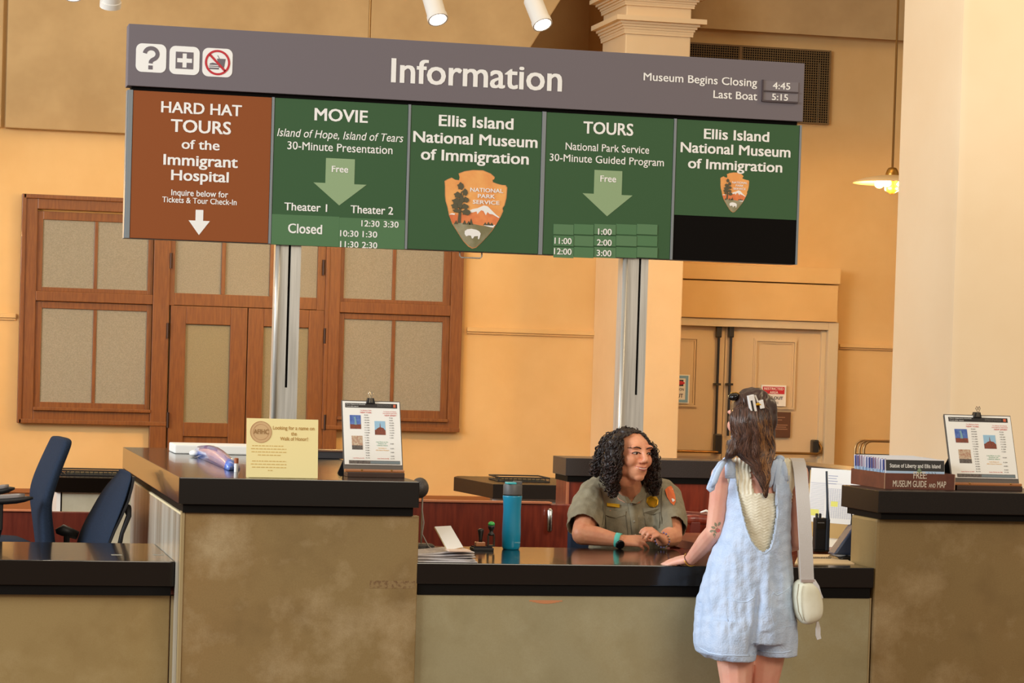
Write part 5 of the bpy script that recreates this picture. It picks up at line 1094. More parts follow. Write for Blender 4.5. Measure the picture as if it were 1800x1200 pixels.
def remesh(mb, voxel, smooth=3, sf=0.5):
    me = mb.mesh('b', []); o = bpy.data.objects.new('b', me); C.objects.link(o)
    m = o.modifiers.new('r', 'REMESH'); m.mode = 'VOXEL'; m.voxel_size = voxel; m.use_smooth_shade = True
    if smooth: s = o.modifiers.new('s', 'SMOOTH'); s.iterations = smooth; s.factor = sf
    dg = bpy.context.evaluated_depsgraph_get(); r = bpy.data.meshes.new_from_object(o.evaluated_get(dg))
    bpy.data.objects.remove(o); bpy.data.meshes.remove(me)
    return r
def finish(me, name, mats, parent):
    me.materials.clear()
    for m in (mats if isinstance(mats, list) else [mats]): me.materials.append(m)
    me.polygons.foreach_set('use_smooth', [True]*len(me.polygons)); me.name = name
    return link(name, me, parent)
def bvh(me): return BVHTree.FromPolygons([v.co.copy() for v in me.vertices], [tuple(p.vertices) for p in me.polygons])
EYEP = Vector((0, 0, EYE))
def hit(t, u, v, off=0.0):
    d = ray(u, v).normalized(); h = t.ray_cast(EYEP, d)
    if h[0] is None: return None
    return h[0]+h[1]*off
def inpoly(x, y, P):
    c = False; j = len(P)-1
    for i in range(len(P)):
        if (P[i][1] > y) != (P[j][1] > y) and x < (P[j][0]-P[i][0])*(y-P[i][1])/(P[j][1]-P[i][1])+P[i][0]: c = not c
        j = i
    return c
def proj(p):
    d = Vector(p)-EYEP; z = d.dot(_f); return PPX+F_PX*d.dot(RT)/z, PPY-F_PX*d.dot(UP)/z
def cut(me, fn):
    """remove the faces for which fn(center, normal) is true"""
    bm = bmesh.new(); bm.from_mesh(me)
    dele = [f for f in bm.faces if fn(f.calc_center_median(), f.normal)]
    bmesh.ops.delete(bm, geom=dele, context='FACES'); bm.to_mesh(me); bm.free(); me.update()
def bodyrings(mb, rows, off=0.0, n=28, ex=2.4):
    """torso rows: (v, uL, uR, centre depth, half depth) -> closed volume"""
    rs = []
    for v, a, b, yc, hd in rows:
        pa, pb = PY(a, v, yc), PY(b, v, yc); c = (pa+pb)/2; hw = (pb.x-pa.x)/2+off; h = hd+off; r = []
        for k in range(n):
            t = 2*PI*k/n; ct, st = math.cos(t), math.sin(t)
            r.append(Vector((c.x+hw*math.copysign(abs(ct)**(2/ex), ct), c.y+h*math.copysign(abs(st)**(2/ex), st), c.z)))
        rs.append(r)
    mb.rings(rs[::-1])
def hand(mb, wrist, D, N, side=1, curl=(0.3, 0.3, 0.3, 0.3), sc=1.0, thumb=(0.6, 0.3), spread=0.05):
    D = Vector(D).normalized(); N = (Vector(N)-D*Vector(N).dot(D)).normalized(); S = D.cross(N)*side; W_ = Vector(wrist)
    kd = (0.082, 0.086, 0.082, 0.073); ks = (0.027, 0.009, -0.009, -0.0265); fl = (0.068, 0.076, 0.070, 0.054)
    tips = []
    for i in range(4):
        kn = W_+(D*kd[i]+S*ks[i])*sc; chain(mb, [W_+S*ks[i]*0.55*sc, W_.lerp(kn, 0.55)+S*ks[i]*0.15*sc, kn], [0.016*sc, 0.0145*sc, 0.0105*sc])
        ang = 0.0; p = kn; base = (D+S*spread*(1.5-i)).normalized(); pts = [p]
        for j, fr in enumerate((0.46, 0.30, 0.24)):
            ang += curl[i]*(1.0 if j else 0.9); d = base*math.cos(ang)-N*math.sin(ang); p = p+d*fl[i]*fr*sc; pts.append(p)
        chain(mb, pts, [0.0092*sc, 0.0082*sc, 0.0074*sc, 0.0062*sc]); tips.append((pts[-1], d, N))
    b = W_+(D*0.012+S*0.020)*sc; d1 = (D*math.cos(thumb[0])+S*math.sin(thumb[0])-N*0.35).normalized(); d2 = (D*math.cos(thumb[1])+S*math.sin(thumb[1])-N*0.3).normalized()
    p1 = b+d1*0.042*sc; p2 = p1+d2*0.030*sc; p3 = p2+(d2*0.9-N*0.2).normalized()*0.024*sc
    chain(mb, [b, p1, p2, p3], [0.0155*sc, 0.0115*sc, 0.0098*sc, 0.0078*sc]); tips.append((p3, d2, N))
    return tips
def headaxes(yaw, pitch, roll):
    """forward, up, side axes of a head; yaw 0 looks at the viewer (-Y), positive turns to picture right"""
    f = Vector((math.sin(yaw)*math.cos(pitch), -math.cos(yaw)*math.cos(pitch), math.sin(pitch)))
    s = f.cross(Vector((0, 0, 1))).normalized()*-1; u = f.cross(s).normalized()
    if u.z < 0: u = -u
    s2 = s*math.cos(roll)+u*math.sin(roll); u2 = -s*math.sin(roll)+u*math.cos(roll)
    return s2, f, u2
def headblob(mb, c, ax, k=1.0, top=0.0):
    s, f, u = ax; R = Matrix((s, f, u)).transposed(); P = lambda x, y, z: c+(s*x+f*y+u*z)*k
    def E(x, y, z, a, b, d): mb.ball(P(x, y, z), (a*k, b*k, d*k), 10, R)
    E(0, -0.012, 0.040-top, 0.073, 0.090, 0.078-top*0.8); E(0, 0.018, 0.020-top*0.6, 0.064, 0.072, 0.075-top*0.4)
    E(0, 0.024, -0.030, 0.059, 0.062, 0.066); E(0, 0.044, -0.058, 0.044, 0.044, 0.042); E(0, 0.068, -0.084, 0.023, 0.018, 0.018)
    for q in (-1, 1):
        E(0.034*q, 0.052, -0.022, 0.028, 0.030, 0.030); E(0.036*q, 0.014, -0.052, 0.024, 0.040, 0.034); E(0.030*q, 0.075, 0.030, 0.022, 0.014, 0.010)
        E(0.0105*q, 0.095, -0.025, 0.0085, 0.0095, 0.0075); E(0.073*q, -0.010, 0.002, 0.008, 0.016, 0.030)
        E(0.031*q, 0.070, 0.008, 0.016, 0.012, 0.010)
    chain(mb, [P(0, 0.082, 0.024), P(0, 0.094, 0.002), P(0, 0.104, -0.018)], [0.009*k, 0.0095*k, 0.0115*k])
    E(0, 0.080, -0.050, 0.026, 0.014, 0.016); E(0, 0.086, -0.0475, 0.017, 0.009, 0.005); E(0, 0.085, -0.0575, 0.015, 0.010, 0.0055)
    return P, R

m_skin = mat('warm_skin', (238, 170, 130), 0.46, col2=(226, 148, 112), scale=18, sss=0.15)
m_skin2 = mat('fair_pink_skin', (232, 176, 152), 0.5, col2=(226, 160, 138), scale=14, sss=0.15)
m_hair = mat('dark_curly_hair', (30, 18, 13), 0.48, col2=(44, 26, 18), scale=40, spec=0.6)
m_hair_b = mat('brown_hair_tips', (60, 32, 22), 0.45, spec=0.6)

# ---- ranger, seated behind the counter
RY = 10.380
rg = thing('person', (PY(1108, 960, 10.510).x, 10.510, 0), 'person with long dark curly hair in grey ranger shirt, hands together on the counter', 'person')
hc = PY(1107, 797, 10.260); ax = headaxes(0.36, -0.02, -0.03); K = 1.10
mb = MB(); HP, HR = headblob(mb, hc, ax, K, 0.016)
neck0 = PY(1106, 862, 10.400); chain(mb, [HP(0, -0.005, -0.03), HP(0, -0.012, -0.09), neck0, neck0+Vector((0, 0.02, -0.05))], [0.050, 0.052, 0.060, 0.075])
sL, sR = PY(1049, 866, 10.480), PY(1166, 870, 10.460)
rows = [(858, 1080, 1136, 10.440, 0.055), (868, 1050, 1160, 10.460, 0.075), (885, 1040, 1168, 10.460, 0.095), (905, 1042, 1168, 10.450, 0.115), (930, 1044, 1166, 10.450, 0.12), (960, 1046, 1160, 10.460, 0.125), (1000, 1042, 1160, 10.500, 0.13), (1050, 1036, 1164, 10.560, 0.14)]
mbody = mb; bodyrings(mb, rows)
eR = Vector((PY(1024, 938, 10.230).x, 10.230, ZL+0.052)); wR = Vector((PY(1088, 950, 10.155).x, 10.155, ZL+0.034))
eL = Vector((PY(1181, 938, 10.220).x, 10.220, ZL+0.050)); wL = Vector((PY(1164, 950, 10.120).x, 10.120, ZL+0.040))
chain(mb, [sL, sL.lerp(eR, 0.5)+Vector((-0.006, 0, 0)), eR], [0.064, 0.056, 0.046]); chain(mb, [eR, eR.lerp(wR, 0.4)+Vector((0, 0, 0.002)), wR], [0.044, 0.041, 0.0265])
chain(mb, [sR, sR.lerp(eL, 0.5)+Vector((0.008, 0, 0)), eL], [0.060, 0.054, 0.045]); chain(mb, [eL, eL.lerp(wL, 0.45), wL], [0.046, 0.040, 0.027])
tR = hand(mb, wR+Vector((0.008, 0, -0.002)), (1.0, -0.10, 0.02), (-0.05, -0.62, 0.78), side=-1, curl=(0.06, 0.12, 0.42, 0.55), sc=0.92, thumb=(0.4, 0.1))
tL = hand(mb, wL+Vector((0.004, -0.004, -0.002)), (-0.55, -0.38, 0.42), (0.45, -0.30, 0.85), side=1, curl=(0.62, 0.85, 0.95, 1.05), sc=0.90, thumb=(0.35, -0.1))
# lap, thighs and shins on the stool
hipc = PY(1100, 1060, 10.620); hipz = 0.66
for q in (-1, 1):
    chain(mb, [Vector((hipc.x+0.09*q, 10.600, hipz+0.03)), Vector((hipc.x+0.11*q, 10.320, hipz+0.02)), Vector((hipc.x+0.11*q, 10.290, hipz-0.06)), Vector((hipc.x+0.11*q, 10.360, 0.30)), Vector((hipc.x+0.11*q, 10.380, 0.20))], [0.10, 0.075, 0.06, 0.045, 0.04])
chain(mb, [PY(1101, 1050, 10.560), Vector((hipc.x, 10.600, hipz+0.04))], [0.14, 0.14])
me = remesh(mb, 0.0036, 7); tb = bvh(me); finish(me, 'body', m_skin, rg)
# eyes, brows, mouth
m_eyew = mat('eye_white', (206, 190, 178), 0.3); m_iris = mat('dark_iris', (46, 28, 20), 0.15); m_lip = mat('lip_pink', (190, 104, 92), 0.4); m_brow = mat('eyebrow_hair', (48, 28, 20), 0.7)
m_lid = mat('lash_line', (52, 30, 24), 0.6)
def sidept(x, z, off=0.0):
    """point on the face in front of head coordinates x, z"""
    o = HP(x, 0.2, z); h = tb.ray_cast(o, -ax[1]); return h[0]+ax[1]*off if h[0] is not None else HP(x, 0.08, z)
for q in (-1, 1):
    c = sidept(0.030*q, 0.006, -0.0035)
    e = MB().ball(c, (0.0135, 0.0058, 0.0052), 8, HR).obj('eye', m_eyew, rg, smooth=True)
    MB().ball(c+ax[1]*0.0034+ax[0]*0.0025, (0.0062, 0.0032, 0.0058), 8, HR).obj('iris', m_iris, e, smooth=True)
    MB().tube([sidept(0.030*q+dx, 0.006+dz, 0.002) for dx, dz in ((-0.015, -0.001), (-0.009, 0.0034), (0, 0.0050), (0.009, 0.0034), (0.015, -0.001))], 0.0022, 6).obj('eyelid', m_lid, rg, smooth=True)
    MB().tube([sidept(0.031*q+dx*q, 0.025+dz, 0.001) for dx, dz in ((-0.018, -0.001), (-0.008, 0.003), (0.004, 0.005), (0.012, 0.003), ((0.022 if q < 0 else 0.016), -0.001))], [0.0022, 0.0028, 0.0026, 0.002, 0.001], 6, flat=1.0).obj('eyebrow', m_brow, rg, smooth=True)
up_ = [sidept(x, -0.0475+6.5*x*x+dz, 0.0006) for x, dz in ((-0.029, 0.0), (-0.017, 0.0), (-0.006, 0.0012), (0, 0.0003), (0.006, 0.0012), (0.017, 0.0), (0.029, 0.0))]
MB().tube(up_, [0.0008, 0.0018, 0.0022, 0.002, 0.0022, 0.0018, 0.0008], 8).obj('upper_lip', m_lip, rg, smooth=True)
lo_ = [sidept(x, -0.0560+10.260*x*x, 0.0006) for x in (-0.026, -0.015, -0.007, 0, 0.007, 0.015, 0.026)]
MB().tube(lo_, [0.0008, 0.0022, 0.0028, 0.003, 0.0028, 0.0022, 0.0008], 8).obj('lower_lip', m_lip, rg, smooth=True)
te = [sidept(x, -0.0516+8.0*x*x, -0.0002) for x in (-0.018, -0.009, 0, 0.009, 0.018)]
MB().tube(te, [0.001, 0.0016, 0.0019, 0.0016, 0.001], 8).obj('teeth', mat('teeth', (236, 228, 216), 0.3), rg, smooth=True)
# shirt
m_shirt = mat('grey_khaki_cloth', (146, 136, 110), 0.8, col2=(132, 122, 98), scale=26, bump=0.25, bscale=240)
m_shirt_d = mat('grey_khaki_seam', (104, 96, 76), 0.85)
mb = MB(); bodyrings(mb, rows, 0.013)
slR = sL.lerp(eR, 0.86); slL = sR.lerp(eL, 0.84)
chain(mb, [sL+Vector((0.004, 0, 0)), sL.lerp(eR, 0.5)+Vector((-0.008, 0, 0)), slR], [0.080, 0.076, 0.071]); chain(mb, [sR+Vector((-0.004, 0, 0)), sR.lerp(eL, 0.5)+Vector((0.008, 0, 0)), slL], [0.076, 0.071, 0.064])
chain(mb, [PY(1078, 861, 10.440), sL], [0.045, 0.074]); chain(mb, [PY(1136, 862, 10.440), sR], [0.045, 0.072])
me = remesh(mb, 0.0045, 5); wavy(me, 0.016, 11, 3.0, (1, 1, 0.55)); wavy(me, 0.005, 34, 9.0, (1, 1, 0.7))
dR = (eR-sL).normalized(); dL = (eL-sR).normalized()
VN = [(1084, 838), (1092, 858), (1101, 869), (1110, 877), (1119, 870), (1127, 858), (1136, 838)]
def shirtcut(c, n):
    if c.x < sL.x+0.04 and (c-slR).dot(dR) > 0.0 and c.z < sL.z-0.05 and c.x < sL.x+0.03: return True
    if c.x > sR.x-0.035 and (c-slL).dot(dL) > 0.0 and c.z < sR.z-0.05: return True
    u, v = proj(c)
    return (c.y < 10.480 and inpoly(u, v, VN)) or ((c-neck0).xy.length < 0.058 and c.z > neck0.z-0.02)
cut(me, shirtcut); ts = bvh(me); sh = finish(me, 'shirt', m_shirt, rg)
md = sh.modifiers.new('t', 'SOLIDIFY'); md.thickness = 0.003; md.offset = -1
def ribbon(t, pts, w, th=0.003, off=0.003):
    """strip lying on a surface along picture points"""
    P = [hit(t, u, v, 0) for u, v in pts]; P = [p for p in P if p is not None]; mb = MB(); rs = []
    for i, p in enumerate(P):
        n = t.find_nearest(p)[1]; d = (P[min(i+1, len(P)-1)]-P[max(i-1, 0)]).normalized(); s = d.cross(n).normalized()
        if n.dot(EYEP-p) < 0: n = -n
        ww = w[i] if hasattr(w, '__len__') else w
        rs.append([p+s*ww+n*off*0.4, p+s*ww+n*(off+th), p-s*ww+n*(off+th), p-s*ww+n*off*0.4])
    return mb.rings(rs)
def patch(t, poly, th=0.003, off=0.002):
    """small flat plate on a surface, its outline given in picture points"""
    P = [hit(t, u, v) for u, v in poly]; P = [p for p in P if p is not None]; c = sum(P, Vector())/len(P); n = t.find_nearest(c)[1]
    if n.dot(EYEP-c) < 0: n = -n
    a = [p+n*off for p in P]; b = [p+n*(off+th) for p in P]; m = len(P)
    return MB().add(a+b, [tuple(range(m)), tuple(range(m, 2*m))]+[(i, (i+1) % m, (i+1) % m+m, i+m) for i in range(m)])
# placket, collar, pockets
ribbon(ts, [(1110, 884), (1113, 900), (1115, 920), (1117, 945)], 0.017).obj('placket', m_shirt, rg, smooth=True)
for u, v in ((1110, 886), (1114, 916), (1116, 940)):
    p = hit(ts, u, v, 0)
    if p is not None: MB().ball(p+Vector((0, -0.008, 0)), (0.005, 0.003, 0.005), 8).obj('button', mat('shirt_button', (150, 144, 128), 0.4), rg, smooth=True)
def collar(pts, name='collar'):
    P = [Vector(p) for p in pts]; n = Vector((0, -1, 0.25)).normalized(); m = len(P)
    MB().add([p+n*0.003 for p in P]+[p-n*0.003 for p in P], [tuple(range(m)), tuple(range(2*m-1, m-1, -1))]+[(i, i+m, (i+1) % m+m, (i+1) % m) for i in range(m)]).obj(name, m_shirt, rg, bevel=0.001)
def cp(u, v, y): return PY(u, v, y)
collar([cp(1083, 843, 10.380), cp(1091, 856, 10.345), cp(1111, 884, 10.315), cp(1102, 884, 10.312), cp(1088, 876, 10.330), cp(1078, 858, 10.360)])
collar([cp(1136, 843, 10.380), cp(1128, 856, 10.345), cp(1109, 884, 10.315), cp(1118, 885, 10.312), cp(1133, 876, 10.330), cp(1142, 858, 10.360)])
for poly in ([(1064, 898), (1101, 899), (1100, 906), (1083, 911), (1065, 906)], [(1130, 893), (1160, 893), (1160, 900), (1146, 905), (1131, 901)]):
    patch(ts, poly, 0.003).obj('pocket_flap', m_shirt, rg, bevel=0.001)
for pts in ([(1064, 906), (1066, 930), (1068, 946)], [(1100, 906), (1103, 930), (1104, 946)], [(1131, 902), (1134, 920), (1138, 930)], [(1160, 900), (1160, 915), (1159, 928)]):
    ribbon(ts, pts, 0.0016, 0.0015, 0.001).obj('seam', m_shirt_d, rg)
for pts in ([(1052, 850), (1057, 866), (1060, 884), (1061, 905), (1059, 922)], [(1164, 858), (1163, 880), (1162, 900), (1164, 920)]):
    ribbon(ts, pts, 0.0020, 0.0015, 0.001).obj('seam', m_shirt_d, rg)
m_goldm = mat('gold_metal', (232, 176, 40), 0.3, metal=0.55)
patch(ts, [(1067, 884.5), (1089.5, 887), (1089, 892.5), (1067, 890)], 0.003, 0.005).obj('name_bar', m_goldm, rg, bevel=0.0008)
patch(ts, [(1140, 876), (1147, 873), (1156, 874), (1159, 880), (1158, 888), (1152, 892.5), (1144, 891), (1139, 884)], 0.004, 0.006).obj('gold_badge', m_goldm, rg, bevel=0.001)
bp_ = [(1168, 862), (1173, 857), (1179, 855), (1182, 860), (1186, 872), (1187, 882), (1184, 889), (1178, 884), (1172, 875)]
pt_ = patch(ts, bp_, 0.002, 0.003).obj('arm_patch', mat('patch_orange', (226, 106, 44), 0.6), rg)
for pl in ([(1175, 862), (1181, 861), (1184, 868), (1180, 872), (1176, 868)], [(1180, 879), (1184, 877), (1186, 882), (1182, 884)]): patch(ts, pl, 0.002, 0.0055).obj('patch_figure', m_white, rg)
# trousers and boots
m_trous = mat('dark_green_trousers', (52, 58, 46), 0.85); mb = MB()
for q in (-1, 1): chain(mb, [Vector((hipc.x+0.09*q, 10.600, hipz+0.03)), Vector((hipc.x+0.11*q, 10.320, hipz+0.02)), Vector((hipc.x+0.11*q, 10.290, hipz-0.06)), Vector((hipc.x+0.11*q, 10.360, 0.27))], [0.112, 0.088, 0.075, 0.062])
chain(mb, [Vector((hipc.x, 10.580, hipz+0.12)), Vector((hipc.x, 10.600, hipz+0.04))], [0.15, 0.155])
finish(remesh(mb, 0.009, 4), 'trousers', m_trous, rg)
for q in (-1, 1): MB().ball((hipc.x+0.11*q, 10.320, 0.165), (0.045, 0.12, 0.04), 8).obj('boot', m_blackpl, rg, smooth=True)
# watch, bracelet, ring
d = (wR-eR).normalized(); q3 = Vector((0, 0, 1)).rotation_difference(d).to_matrix().to_4x4(); c = wR-d*0.004
M = Matrix.Translation(c) @ q3
wt = MB().lathe([(0.027, -0.011), (0.0305, -0.011), (0.0310, 0.0), (0.0305, 0.011), (0.027, 0.011)], 24, M, cap=False).obj('watch_strap', mat('aqua_strap', (104, 214, 196), 0.5), rg, smooth=True)
fc = c+Vector((0.002, -0.026, -0.016)); q4 = Vector((0, 0, 1)).rotation_difference(Vector((0.1, -0.86, -0.3)).normalized()).to_matrix().to_4x4()
MB().lathe([(0.018, -0.004), (0.0195, 0.0), (0.0185, 0.005), (0.015, 0.006), (0.002, 0.006)], 24, Matrix.Translation(fc) @ q4).obj('watch_face', mat('watch_black', (16, 14, 16), 0.15), wt, smooth=True)
d = (wL-eL).normalized(); bq = Vector((0, 0, 1)).rotation_difference(d).to_matrix(); mbr = mat('purple_bead', (126, 118, 168), 0.3)
for i in range(16):
    a = 2*PI*i/16; MB().ball(wL-d*0.004+bq @ Vector((0.031*math.cos(a), 0.031*math.sin(a), 0)), 0.0042, 5).obj('bracelet_bead', mbr if i % 3 else m_steelc, rg, smooth=True)
# hair
mb = MB(); s_, f_, u_ = ax
mb.ball(HP(0, -0.022, 0.018), (0.094, 0.100, 0.086), 12, HR); mb.ball(HP(0, -0.05, 0.0), (0.096, 0.078, 0.10), 12, HR)
def S3(u, v, y): return PY(u, v, y)
chain(mb, [S3(1099, 768, 10.220), S3(1084, 783, 10.210), S3(1079, 806, 10.210), S3(1076, 832, 10.240), S3(1077, 856, 10.280)], [0.034, 0.044, 0.046, 0.044, 0.030])
chain(mb, [S3(1080, 780, 10.300), S3(1066, 800, 10.320), S3(1055, 816, 10.340), S3(1045, 824, 10.360)], [0.052, 0.044, 0.036, 0.018])
chain(mb, [S3(1130, 768, 10.250), S3(1144, 790, 10.240), S3(1148, 818, 10.280), S3(1147, 842, 10.330), S3(1148, 858, 10.340)], [0.020, 0.022, 0.027, 0.030, 0.022])
chain(mb, [S3(1100, 790, 10.400), S3(1100, 840, 10.460), S3(1098, 862, 10.520)], [0.09, 0.10, 0.08])
mb2_v = mb
me = remesh(mb, 0.0055, 4)
FACE = [(1097, 766), (1104, 765), (1113, 761), (1121, 762), (1131, 768), (1137, 778), (1141, 792), (1141, 812), (1135, 832), (1127, 846), (1122, 860), (1122, 884), (1098, 884), (1092, 862), (1092, 842), (1096, 815), (1096, 788)]
cut(me, lambda c, n: c.y < 10.360 and inpoly(*proj(c), FACE) and (c-hc).dot(f_) > 0.0)
wavy(me, 0.012, 38, 5.0); wavy(me, 0.006, 95, 1.0)
th = bvh(me); ho = finish(me, 'hair', m_hair, rg)
rnd = random.Random(11); mbs = [MB(), MB()]
verts = [v.co.copy() for v in me.vertices if v.normal.dot(EYEP-v.co) > -0.2]
for i in range(760):
    p = rnd.choice(verts).copy(); L = rnd.uniform(0.04, 0.10); r = rnd.uniform(0.004, 0.008); ph = rnd.uniform(0, 6.28); pts = []
    lowf = p.z < hc.z+0.02
    q = p.copy(); dirv = Vector(((p.x-hc.x)*1.6, (p.y-hc.y)*0.4-0.1, -1 if lowf else -0.7)).normalized()
    for k in range(13):
        q = q+dirv*(L/13); h = th.find_nearest(q)
        if h[0] is not None: tgt = h[0]+(q-h[0]).normalized()*0.001 if (q-h[0]).length > 1e-6 else q; q = q.lerp(h[0], 0.75)
        n = h[1]; s1 = dirv.cross(n).normalized()
        pts.append(q+n*(0.003+r*0.6+r*0.6*math.cos(ph+k*1.1))+s1*r*math.sin(ph+k*1.1))
    bad = any(inpoly(*proj(z), FACE) and z.y < 10.360 for z in pts[::3])
    if bad: continue
    mbs[1 if rnd.random() < 0.22 and p.z < hc.z else 0].tube(pts, [0.0021*min(1, 0.3+k*0.3, 0.25+(12-k)*0.3) for k in range(13)], 5)
for k, m_ in ((0, m_hair), (1, m_hair_b)):
    o = mbs[k].obj('hair_curls', m_, rg, smooth=True); o['kind'] = 'stuff'
# ranger's chair
t = thing('office_chair', (hipc.x, 10.710, 0), 'dark blue office chair the ranger sits on, mostly hidden behind her', 'chair')
seatpad(t, hipc.x, 10.560, hipz-0.085, 0.50, 0.50, 0.0); 
MB().prism_xy([(hipc.x+0.23*math.cos(a), 10.805+0.045*math.sin(a)) for a in [2*PI*i/16 for i in range(16)]], hipz+0.08, hipz+0.40).obj('backrest', mat('navy_fabric', (30, 42, 62), 0.85), t, bevel=0.02)
MB().box(hipc.x-0.03, hipc.x+0.03, 10.780, 10.860, hipz-0.12, hipz+0.12).obj('back_bar', m_blackpl, t)
for q in (-1, 1): MB().tube([(hipc.x+0.23*q, 10.740, hipz-0.1), (hipc.x+0.25*q, 10.740, hipz+0.14), (hipc.x+0.24*q, 10.620, hipz+0.16)], 0.018, 8).obj('armrest', m_blackpl, t)
star_base(t, hipc.x, 10.580, hipz-0.12, 0.2)

# ---- visitor, standing with her back to the viewer
VY = 9.06
vp_ = thing('person', (PY(1325, 1100, VY).x, VY, 0), 'person with long brown hair in pale blue romper, back turned, one hand on counter', 'person')
vh = PY(1318, 738, 9.02); vax = headaxes(PI+0.34, -0.05, 0.04)
mb = MB(); VP, VR = headblob(mb, vh, vax, 0.96)
vn = PY(1334, 806, VY); chain(mb, [VP(0, 0.0, -0.03), VP(0, -0.01, -0.085), vn, vn+Vector((0, 0, -0.05))], [0.046, 0.044, 0.048, 0.062])
vrows = [(806, 1322, 1346, VY, 0.045), (813, 1298, 1376, VY, 0.055), (822, 1282, 1392, VY, 0.068), (840, 1279, 1392, VY, 0.085), (870, 1281, 1386, VY, 0.098), (900, 1284, 1380, VY, 0.10), (940, 1286, 1374, VY, 0.095), (975, 1280, 1376, VY, 0.10), (1020, 1262, 1386, VY, 0.115), (1060, 1252, 1388, VY, 0.12), (1100, 1250, 1386, VY, 0.115)]
bodyrings(mb, vrows)
vsL, vsR = PY(1269, 836, VY), PY(1401, 832, VY)
veL = PY(1256, 934, 9.08); vwL = PZ(1216, 984, ZL+0.045); vwL = PY(1214, 983, 9.29)
chain(mb, [vsL, vsL.lerp(veL, 0.5), veL], [0.042, 0.036, 0.034]); chain(mb, [veL, veL.lerp(vwL, 0.35), vwL], [0.035, 0.036, 0.0235])
chain(mb, [PY(1290, 830, VY), vsL], [0.045, 0.042]); chain(mb, [PY(1378, 828, VY), vsR], [0.045, 0.040])
veR = PY(1405, 950, 9.02); vwR = Vector((veR.x-0.05, 9.33, ZL+0.05))
chain(mb, [vsR, vsR.lerp(veR, 0.5), veR], [0.044, 0.039, 0.034]); chain(mb, [veR, veR.lerp(vwR, 0.4), vwR], [0.034, 0.032, 0.022])
hand(mb, Vector((vwL.x-0.005, vwL.y+0.01, max(vwL.z, ZL+0.031))), (-0.62, 0.72, -0.22), (-0.1, -0.35, 0.92), side=1, curl=(0.10, 0.10, 0.12, 0.16), sc=0.90, thumb=(0.45, 0.2))
hand(mb, vwR+Vector((0, 0.01, -0.01)), (-0.4, 0.85, -0.22), (0.1, 0.2, 0.95), side=-1, curl=(0.15, 0.15, 0.18, 0.2), sc=0.88)
for (uh, uk, ua, yk) in ((1290, 1296, 1300, 9.03), (1352, 1338, 1326, 9.09)):
    hpp = PY(uh, 1090, VY); kn = PY(uk, 1225, yk); an = PY(ua, 1405, yk+0.02); an.z = 0.10; kn.z = 0.47
    chain(mb, [hpp, hpp.lerp(kn, 0.5), kn], [0.088, 0.070, 0.050]); chain(mb, [kn, kn.lerp(an, 0.35)+Vector((0, -0.01, 0)), an], [0.050, 0.050, 0.032]); chain(mb, [an, an+Vector((0, 0.0, -0.05)), an+Vector((0, 0.14, -0.07))], [0.034, 0.036, 0.026])
    MB().box(an.x-0.045, an.x+0.045, an.y-0.05, an.y+0.19, 0.0, 0.022).obj('sandal', m_dkwood, vp_, bevel=0.012)
me = remesh(mb, 0.0036, 3); tvb = bvh(me); finish(me, 'body', m_skin2, vp_)
# cream ruffled top
m_cream_top = mat('cream_knit', (240, 234, 212), 0.85, col2=(226, 218, 192), scale=40)
mb = MB(); bodyrings(mb, [r for r in vrows if 812 < r[0] < 1000], 0.008)
chain(mb, [PY(1300, 826, VY), PY(1283, 836, VY)], [0.050, 0.046]); chain(mb, [PY(1372, 824, VY), PY(1388, 832, VY)], [0.052, 0.050])
me = remesh(mb, 0.004, 4)
# smocked zigzag relief
me.update(); nn = [v.normal.copy() for v in me.vertices]
for v, n in zip(me.vertices, nn):
    u, w_ = proj(v.co)
    v.co += n*(0.0022*math.sin(w_*1.25+2.4*math.sin(u*0.42)) if w_ > 868 else 0.0028*math.sin(u*0.9+0.8*math.sin(w_*0.2)))
BACKN = [(1322, 780), (1322, 816), (1322, 850), (1326, 867), (1362, 867), (1366, 850), (1368, 800), (1368, 780)]
cut(me, lambda c, n: (c.y < VY+0.02 and inpoly(*proj(c), [(1324, 780), (1324, 812), (1318, 822), (1320, 846), (1326, 867), (1362, 867), (1366, 846), (1368, 820), (1366, 780)])) or (c.z > vn.z+0.004) or proj(c)[0] > 1403 or proj(c)[0] < 1276 or ((c-vn).xy.length < 0.05 and c.z > vn.z-0.02))
tt_ = bvh(me); o = finish(me, 'cream_top', m_cream_top, vp_); md = o.modifiers.new('t', 'SOLIDIFY'); md.thickness = 0.003; md.offset = -1
# romper
m_romp = mat('pale_blue_linen', (198, 214, 238), 0.85, col2=(184, 204, 232), scale=22, bump=0.35, bscale=160)
m_romp_s = mat('pale_blue_seam', (196, 216, 242), 0.85)
rr_ = [(812, 1276, 1376, VY, 0.076), (820, 1275, 1384, VY, 0.094), (840, 1274, 1388, VY, 0.112), (866, 1274, 1388, VY, 0.128), (895, 1273.5, 1387, VY, 0.130), (925, 1269, 1387, VY, 0.130), (955, 1260, 1388, VY, 0.132), (985, 1247, 1390, VY, 0.130), (1020, 1238, 1393, VY, 0.142), (1050, 1232, 1395, VY, 0.150), (1080, 1228, 1396.5, VY, 0.155), (1104, 1226, 1397, VY, 0.156), (1126, 1226, 1396, VY, 0.150)]
mb = MB(); bodyrings(mb, rr_, 0.0, 40, 2.2)
bodyrings(mb, [(1085, 1229, 1334, VY-0.01, 0.145), (1110, 1226, 1330, VY-0.015, 0.150), (1132, 1224, 1327, VY-0.015, 0.150), (1146, 1227, 1324, VY-0.015, 0.148), (1156, 1244, 1322, VY-0.015, 0.144)], 0.0, 30, 2.2)
